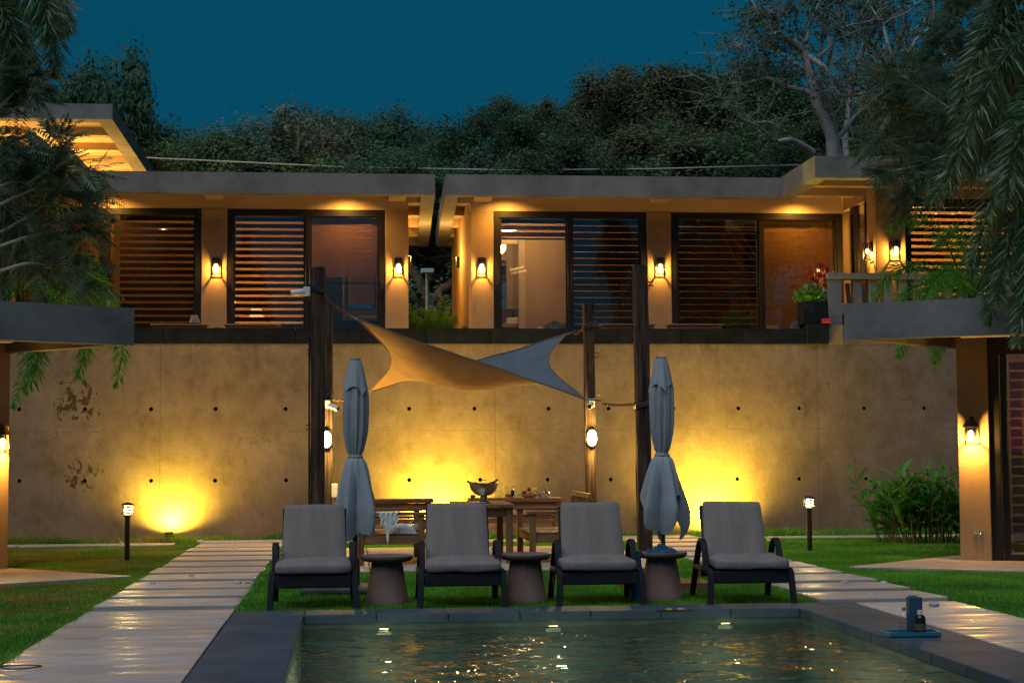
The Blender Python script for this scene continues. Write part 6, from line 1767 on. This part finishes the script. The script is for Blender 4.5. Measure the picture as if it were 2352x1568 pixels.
palm('bright green young palm behind the left pavilion roof', -25, 20.8, (130, 730), [
    [(150, 680, 0), (185, 640, 0), (230, 650, 0), (268, 700, 0)], [(130, 670, -.2), (150, 610, -.4), (190, 590, -.4), (240, 630, -.4)], [(100, 680, 0), (70, 630, 0), (40, 640, 0), (10, 690, 0)], [(120, 660, 0), (110, 600, 0), (90, 570, 0), (60, 600, 0)],
    [(190, 715, .2), (255, 730, .2), (280, 800, .2), (266, 888, .2)], [(160, 720, 0), (190, 745, 0), (195, 800, 0), (178, 868, 0)], [(90, 720, 0), (70, 770, 0), (60, 850, 0), (28, 935, 0)], [(110, 730, -.1), (85, 780, -.1), (85, 840, -.1), (60, 900, -.1)], [(150, 690, .3), (200, 670, .4), (240, 690, .4), (262, 740, .4)], [(140, 680, -.3), (120, 640, -.6), (140, 600, -.8), (180, 610, -.9)]], M['leaf_bright'], L=.24, n=60, rows=4)
palm('large foxtail palm with dark hanging fronds at the right edge', None, 16.6, (2460, 90), [
    [(2340, 30, 0), (2260, 110, -.2), (2190, 280, -.3)], [(2400, 60, -.2), (2320, 120, -.4), (2240, 260, -.5), (2170, 430, -.5)], [(2410, 100, 0), (2330, 190, 0), (2240, 340, 0), (2130, 470, 0)], [(2410, 150, -.3), (2350, 260, -.6), (2290, 430, -.7), (2230, 610, -.7)], [(2410, 200, -.3), (2370, 330, -.6), (2330, 520, -.8), (2285, 700, -.9)], [(2430, 250, -.5), (2400, 420, -1), (2370, 600, -1.1), (2335, 790, -1.2)], [(2400, 0, 0), (2340, -30, 0), (2290, 20, 0), (2250, 110, 0)], [(2400, 230, .3), (2320, 300, .4), (2210, 370, .5), (2100, 420, .5)], [(2420, 300, -.2), (2350, 420, -.4), (2300, 560, -.5), (2270, 740, -.5)], [(2420, 120, .2), (2370, 60, .3), (2330, 120, .3), (2310, 250, .3)], [(2430, 220, -.6), (2380, 240, -1), (2340, 330, -1.2), (2310, 470, -1.3)], [(2430, 330, 0), (2390, 470, -.2), (2360, 600, -.3), (2350, 720, -.4)], [(2410, 180, .5), (2340, 200, .7), (2260, 250, .8), (2200, 360, .8)]], M['leaf_palm'], L=.36, n=90, rows=6, W=.026)
palm('bright green young palm behind the right pavilion roof', None, 20.2, (2235, 690), [
    [(2205, 630, 0), (2170, 555, 0), (2110, 500, 0), (2040, 528, 0)], [(2190, 640, -.2), (2120, 615, -.3), (2050, 620, -.4), (2005, 690, -.4)], [(2200, 660, .2), (2140, 650, .3), (2080, 670, .3), (2040, 720, .3)], [(2235, 620, 0), (2245, 550, 0), (2275, 500, 0), (2320, 490, 0)], [(2255, 640, -.3), (2290, 600, -.5), (2330, 600, -.5)], [(2210, 650, -.4), (2180, 620, -.7), (2150, 640, -.9), (2120, 690, -1)], [(2220, 610, .3), (2210, 560, .4), (2190, 530, .5), (2150, 560, .5)], [(2190, 700, 0), (2160, 730, 0), (2155, 780, 0), (2145, 832, 0)], [(2170, 690, .2), (2110, 710, .2), (2080, 760, .2), (2065, 820, .2)]], M['leaf_bright'], L=.24, n=60, rows=4)

# ------------------------------------------------------------------ feathery-leaved trees at both sides
def feather_tree(label, Y, trunk, branches, seed):
    r = np.random.default_rng(seed)
    t0 = at(*trunk, Y); t = thing('feathery_tree', label, 'tree', (t0.x, Y, 0)); off = np.array(LOC[t.name])
    b = MB().tube([(t0.x, Y, 0), (t0.x, Y, t0.z * .5), (t0.x, Y, t0.z)], [.12, .10, .07], 10)
    Vs = []
    for (br, dy) in branches:
        S = curve([t0] + [at(p[0], p[1], Y + dy * (i + 1) / len(br)) for i, p in enumerate(br)], 26)
        b.tube(S, [.018 * (1 - .8 * i / 26) + .004 for i in range(27)], 6, False)
        for i in range(11, 27):
            for _ in range(3 if i < 25 else 6):
                base = np.array(S[i]) + r.normal(size=3) * .05
                d = np.array((S[min(26, i + 1)] - S[i - 1]).normalized()) * .8 + r.normal(size=3) * np.array([.65, .65, .5]); d = unit(d)
                Lf = r.uniform(.28, .5); side = unit(np.cross(d, np.array([0, 0, 1.0]) + r.normal(size=3) * .45)); nn = np.cross(side, d)
                m = 13; s = np.linspace(.12, 1, m)
                P = base + d * (s * Lf)[:, None] + np.array([0, 0, -1.0]) * (.22 * Lf * s ** 2)[:, None]
                pl = .135 * np.sin(np.pi * (s * .75 + .2)) ** .7
                for sg in (-1, 1):
                    T = unit(side * sg + d * .55 + r.normal(size=(m, 3)) * .08 - np.array([0, 0, .12]))
                    Vs.append(kites(P, T, np.repeat(np.cross(nn, side * sg)[None], m, 0), pl * r.uniform(.85, 1.1, m), np.full(m, .022), .15))
    b.build('trunk', M['bark_pale'], t, smooth='all')
    V = np.concatenate(Vs); link('crown', fast_mesh('crown', V - off, np.arange(len(V)).reshape(-1, 4)), M['leaf_fern'], t)
feather_tree('feathery leaved tree with pale twigs reaching in from the left', 18.9, (-160, 560), [
    ([(-60, 450), (20, 420), (90, 370), (128, 310)], -.4), ([(-60, 500), (40, 450), (104, 420), (122, 392), (212, 385)], -.5), ([(-60, 560), (60, 500), (119, 450), (162, 428), (200, 440)], .2), ([(-60, 580), (60, 545), (115, 535), (162, 520), (198, 520)], -.3), ([(-60, 630), (60, 605), (111, 610), (152, 600), (190, 645)], -.2), ([(-60, 330), (0, 250), (30, 215), (60, 205)], .3), ([(-60, 250), (-10, 190), (30, 170), (70, 190)], 0), ([(-60, 400), (-10, 350), (20, 335), (45, 345)], -.4), ([(-60, 480), (20, 400), (70, 380), (108, 370)], .4)], 3)
feather_tree('feathery leaved tree hanging in from the right above the corner room', 19.4, (2480, 330), [
    ([(2350, 330), (2250, 290), (2120, 255), (2030, 235)], .3), ([(2350, 350), (2220, 320), (2100, 320), (2000, 325)], -.2), ([(2350, 370), (2220, 370), (2140, 390), (2085, 440)], -.3), ([(2350, 280), (2250, 210), (2150, 180), (2075, 195)], .2), ([(2350, 200), (2280, 100), (2220, 70), (2170, 75)], 0), ([(2350, 150), (2300, 30), (2240, 0), (2200, -10)], .2), ([(2350, 350), (2230, 280), (2130, 215), (2060, 165)], -.4), ([(2350, 400), (2230, 400), (2150, 350), (2070, 370)], .1), ([(2350, 300), (2250, 150), (2180, 130), (2110, 130)], .5), ([(2350, 380), (2260, 330), (2170, 300), (2060, 290)], .6), ([(2350, 360), (2210, 350), (2110, 380), (2040, 395)], -.6)], 7)

# ------------------------------------------------------------------ broad-leaved clump at the right, shrub in the passage
def clump():
    r = np.random.default_rng(21); c = gnd(2110, 1248); t = thing('ginger_clump', 'clump of broad leaved ginger plants in front of the wall at the right', 'plant', (c.x, c.y, 0)); off = np.array(LOC[t.name])
    st = MB(); Vs = []; Fs = []; nb = 0
    for i in range(78):
        x = r.uniform(-.55, .62); y = r.uniform(-.35, .45); h = r.uniform(.5, 1.05) * (1 - .22 * abs(x + .1)); ln = r.normal(size=2) * .13 + np.array([x * .35, -.03])
        base = np.array([x * .75, y, 0]); top = base + np.array([ln[0], ln[1], h]); st.tube([tuple(off + base), tuple(off + (base + top) / 2 + np.array([0, 0, .02])), tuple(off + top)], [.009, .007, .004], 5, False)
        for k in range(7):
            s = .3 + .7 * k / 6; p = base + (top - base) * s; a = (k % 2) * math.pi + r.normal() * .5 + i; el = r.uniform(.25, 1.0)
            d = np.array([math.cos(a) * math.cos(el), math.sin(a) * math.cos(el), math.sin(el)]); L = r.uniform(.28, .46); W = r.uniform(.06, .09)
            sd = unit(np.cross(d, np.array([0, 0, 1.0])))
            q = [p, p + d * L * .3 - sd * W / 2, p + d * L * .3 + sd * W / 2, p + d * L * .7 - sd * W * .4 - np.array([0, 0, .05 * L]), p + d * L * .7 + sd * W * .4 - np.array([0, 0, .05 * L]), p + d * L - np.array([0, 0, .22 * L]), p + d * L * .3 - np.array([0, 0, .012]), p + d * L * .7 - np.array([0, 0, .05 * L + .012])]
            Vs += q; Fs += [(nb, nb + 1, nb + 6), (nb, nb + 6, nb + 2), (nb + 1, nb + 3, nb + 7), (nb + 1, nb + 7, nb + 6), (nb + 6, nb + 7, nb + 4), (nb + 6, nb + 4, nb + 2), (nb + 3, nb + 5, nb + 7), (nb + 7, nb + 5, nb + 4)]; nb += 8
    st.build('stems', plain('plant_stem', (.10, .09, .03), .6), t)
    link('leaves', fast_mesh('leaves', np.array(Vs), Fs), M['leaf_ginger'], t)
    for (px, py) in ((2085, 1075), (2075, 1090), (2100, 1082), (2130, 1078), (2165, 1068), (2185, 1070), (2140, 1105)):
        p = at(px, py, c.y); b = MB()
        for k in range(6): b.sphere(p + Vector((.008 * math.sin(k * 2), .008 * math.cos(k * 2), -.015 * k)), .010, 6, 4)
        b.tube([p, p + Vector((0, 0, -.25))], .004, 4).build('flower_spike', mottled('red_spike', (.20, .03, .02), (.3, .12, .05), 30) if 'spike' not in M else M['spike'], t)
clump()
def shrub():
    r = np.random.default_rng(4); c = at(990, 757, 28.2); t = thing('passage_shrub', 'bright green needle leaved shrub in the passage between the villas', 'shrub', (c.x, 28.2, Z0)); off = np.array(LOC[t.name])
    st = MB(); Vs = []
    for i in range(46):
        x0 = r.uniform(-.38, .36); hgt = r.uniform(.35, .75) * (1.25 if .08 < x0 < .3 else 1.0); p0 = np.array([x0, r.uniform(-.3, .3), .1]); p1 = p0 + np.array([r.normal() * .14, r.normal() * .1, hgt])
        st.tube([tuple(off + p0), tuple(off + p1)], [.008, .003], 4, False)
        n = 170; s = r.uniform(.15, 1.02, n); P = p0 + (p1 - p0) * s[:, None]; T = unit(r.normal(size=(n, 3)) + np.array([0, 0, .5])); N = unit(np.cross(T, r.normal(size=(n, 3))))
        Vs.append(kites(P, T, N, r.uniform(.06, .12, n), np.full(n, .012), .1))
    st.build('stems', M['bark'], t); V = np.concatenate(Vs); link('leaves', fast_mesh('leaves', V, np.arange(len(V)).reshape(-1, 4)), M['leaf_shrub'], t)
    p = at(1013, 650, 28.1); MB().tube([(p.x + .02, 28.1, 3.0), (p.x, 28.1, p.z)], .012, 6).build('cane', plain('bamboo_cane', (.45, .2, .08), .6), t)
    MB().box(c.x - .45, c.x + .5, 27.85, 28.6, Z0 - .2, Z0 + .1).build('planting_box', M['slate'], t)
shrub()

# ------------------------------------------------------------------ trees behind the viewer, mirrored in the panes
for i, (px, yt, dd, kd, wx, lab) in enumerate(((560, 500, 62, 'dense', .16, 'dark tree silhouette mirrored in the striped left window'), (1470, 440, 60, 'dense2', .22, 'dark tree silhouette mirrored in the pane right of the bedroom door'), (1650, 400, 62, 'dense', .35, 'dark tree silhouette mirrored in the thin lined window'), (370, 400, 63, 'dense2', .3, 'dark tree silhouette mirrored in the far left window'), (1850, 400, 64, 'dense2', .7, 'dark tree silhouette mirrored in the orange blind window'), (2200, 380, 66, 'dense', .8, 'dark tree silhouette mirrored in the corner room window'), (160, 400, 66, 'dense', .8, 'dark tree silhouette mirrored in the window behind the left foliage'))):
    p = at(px, yt, dd); tr, cr, zt = TREES[kd]; s = p.z / zt
    t = thing('garden_tree', lab, 'tree', (p.x, 54 - dd, 0), i * 1.9, 'garden trees behind the viewer'); t.scale = (s * wx, s * wx, s)
    link('trunk', tr, None, t); link('crown', cr, None, t)
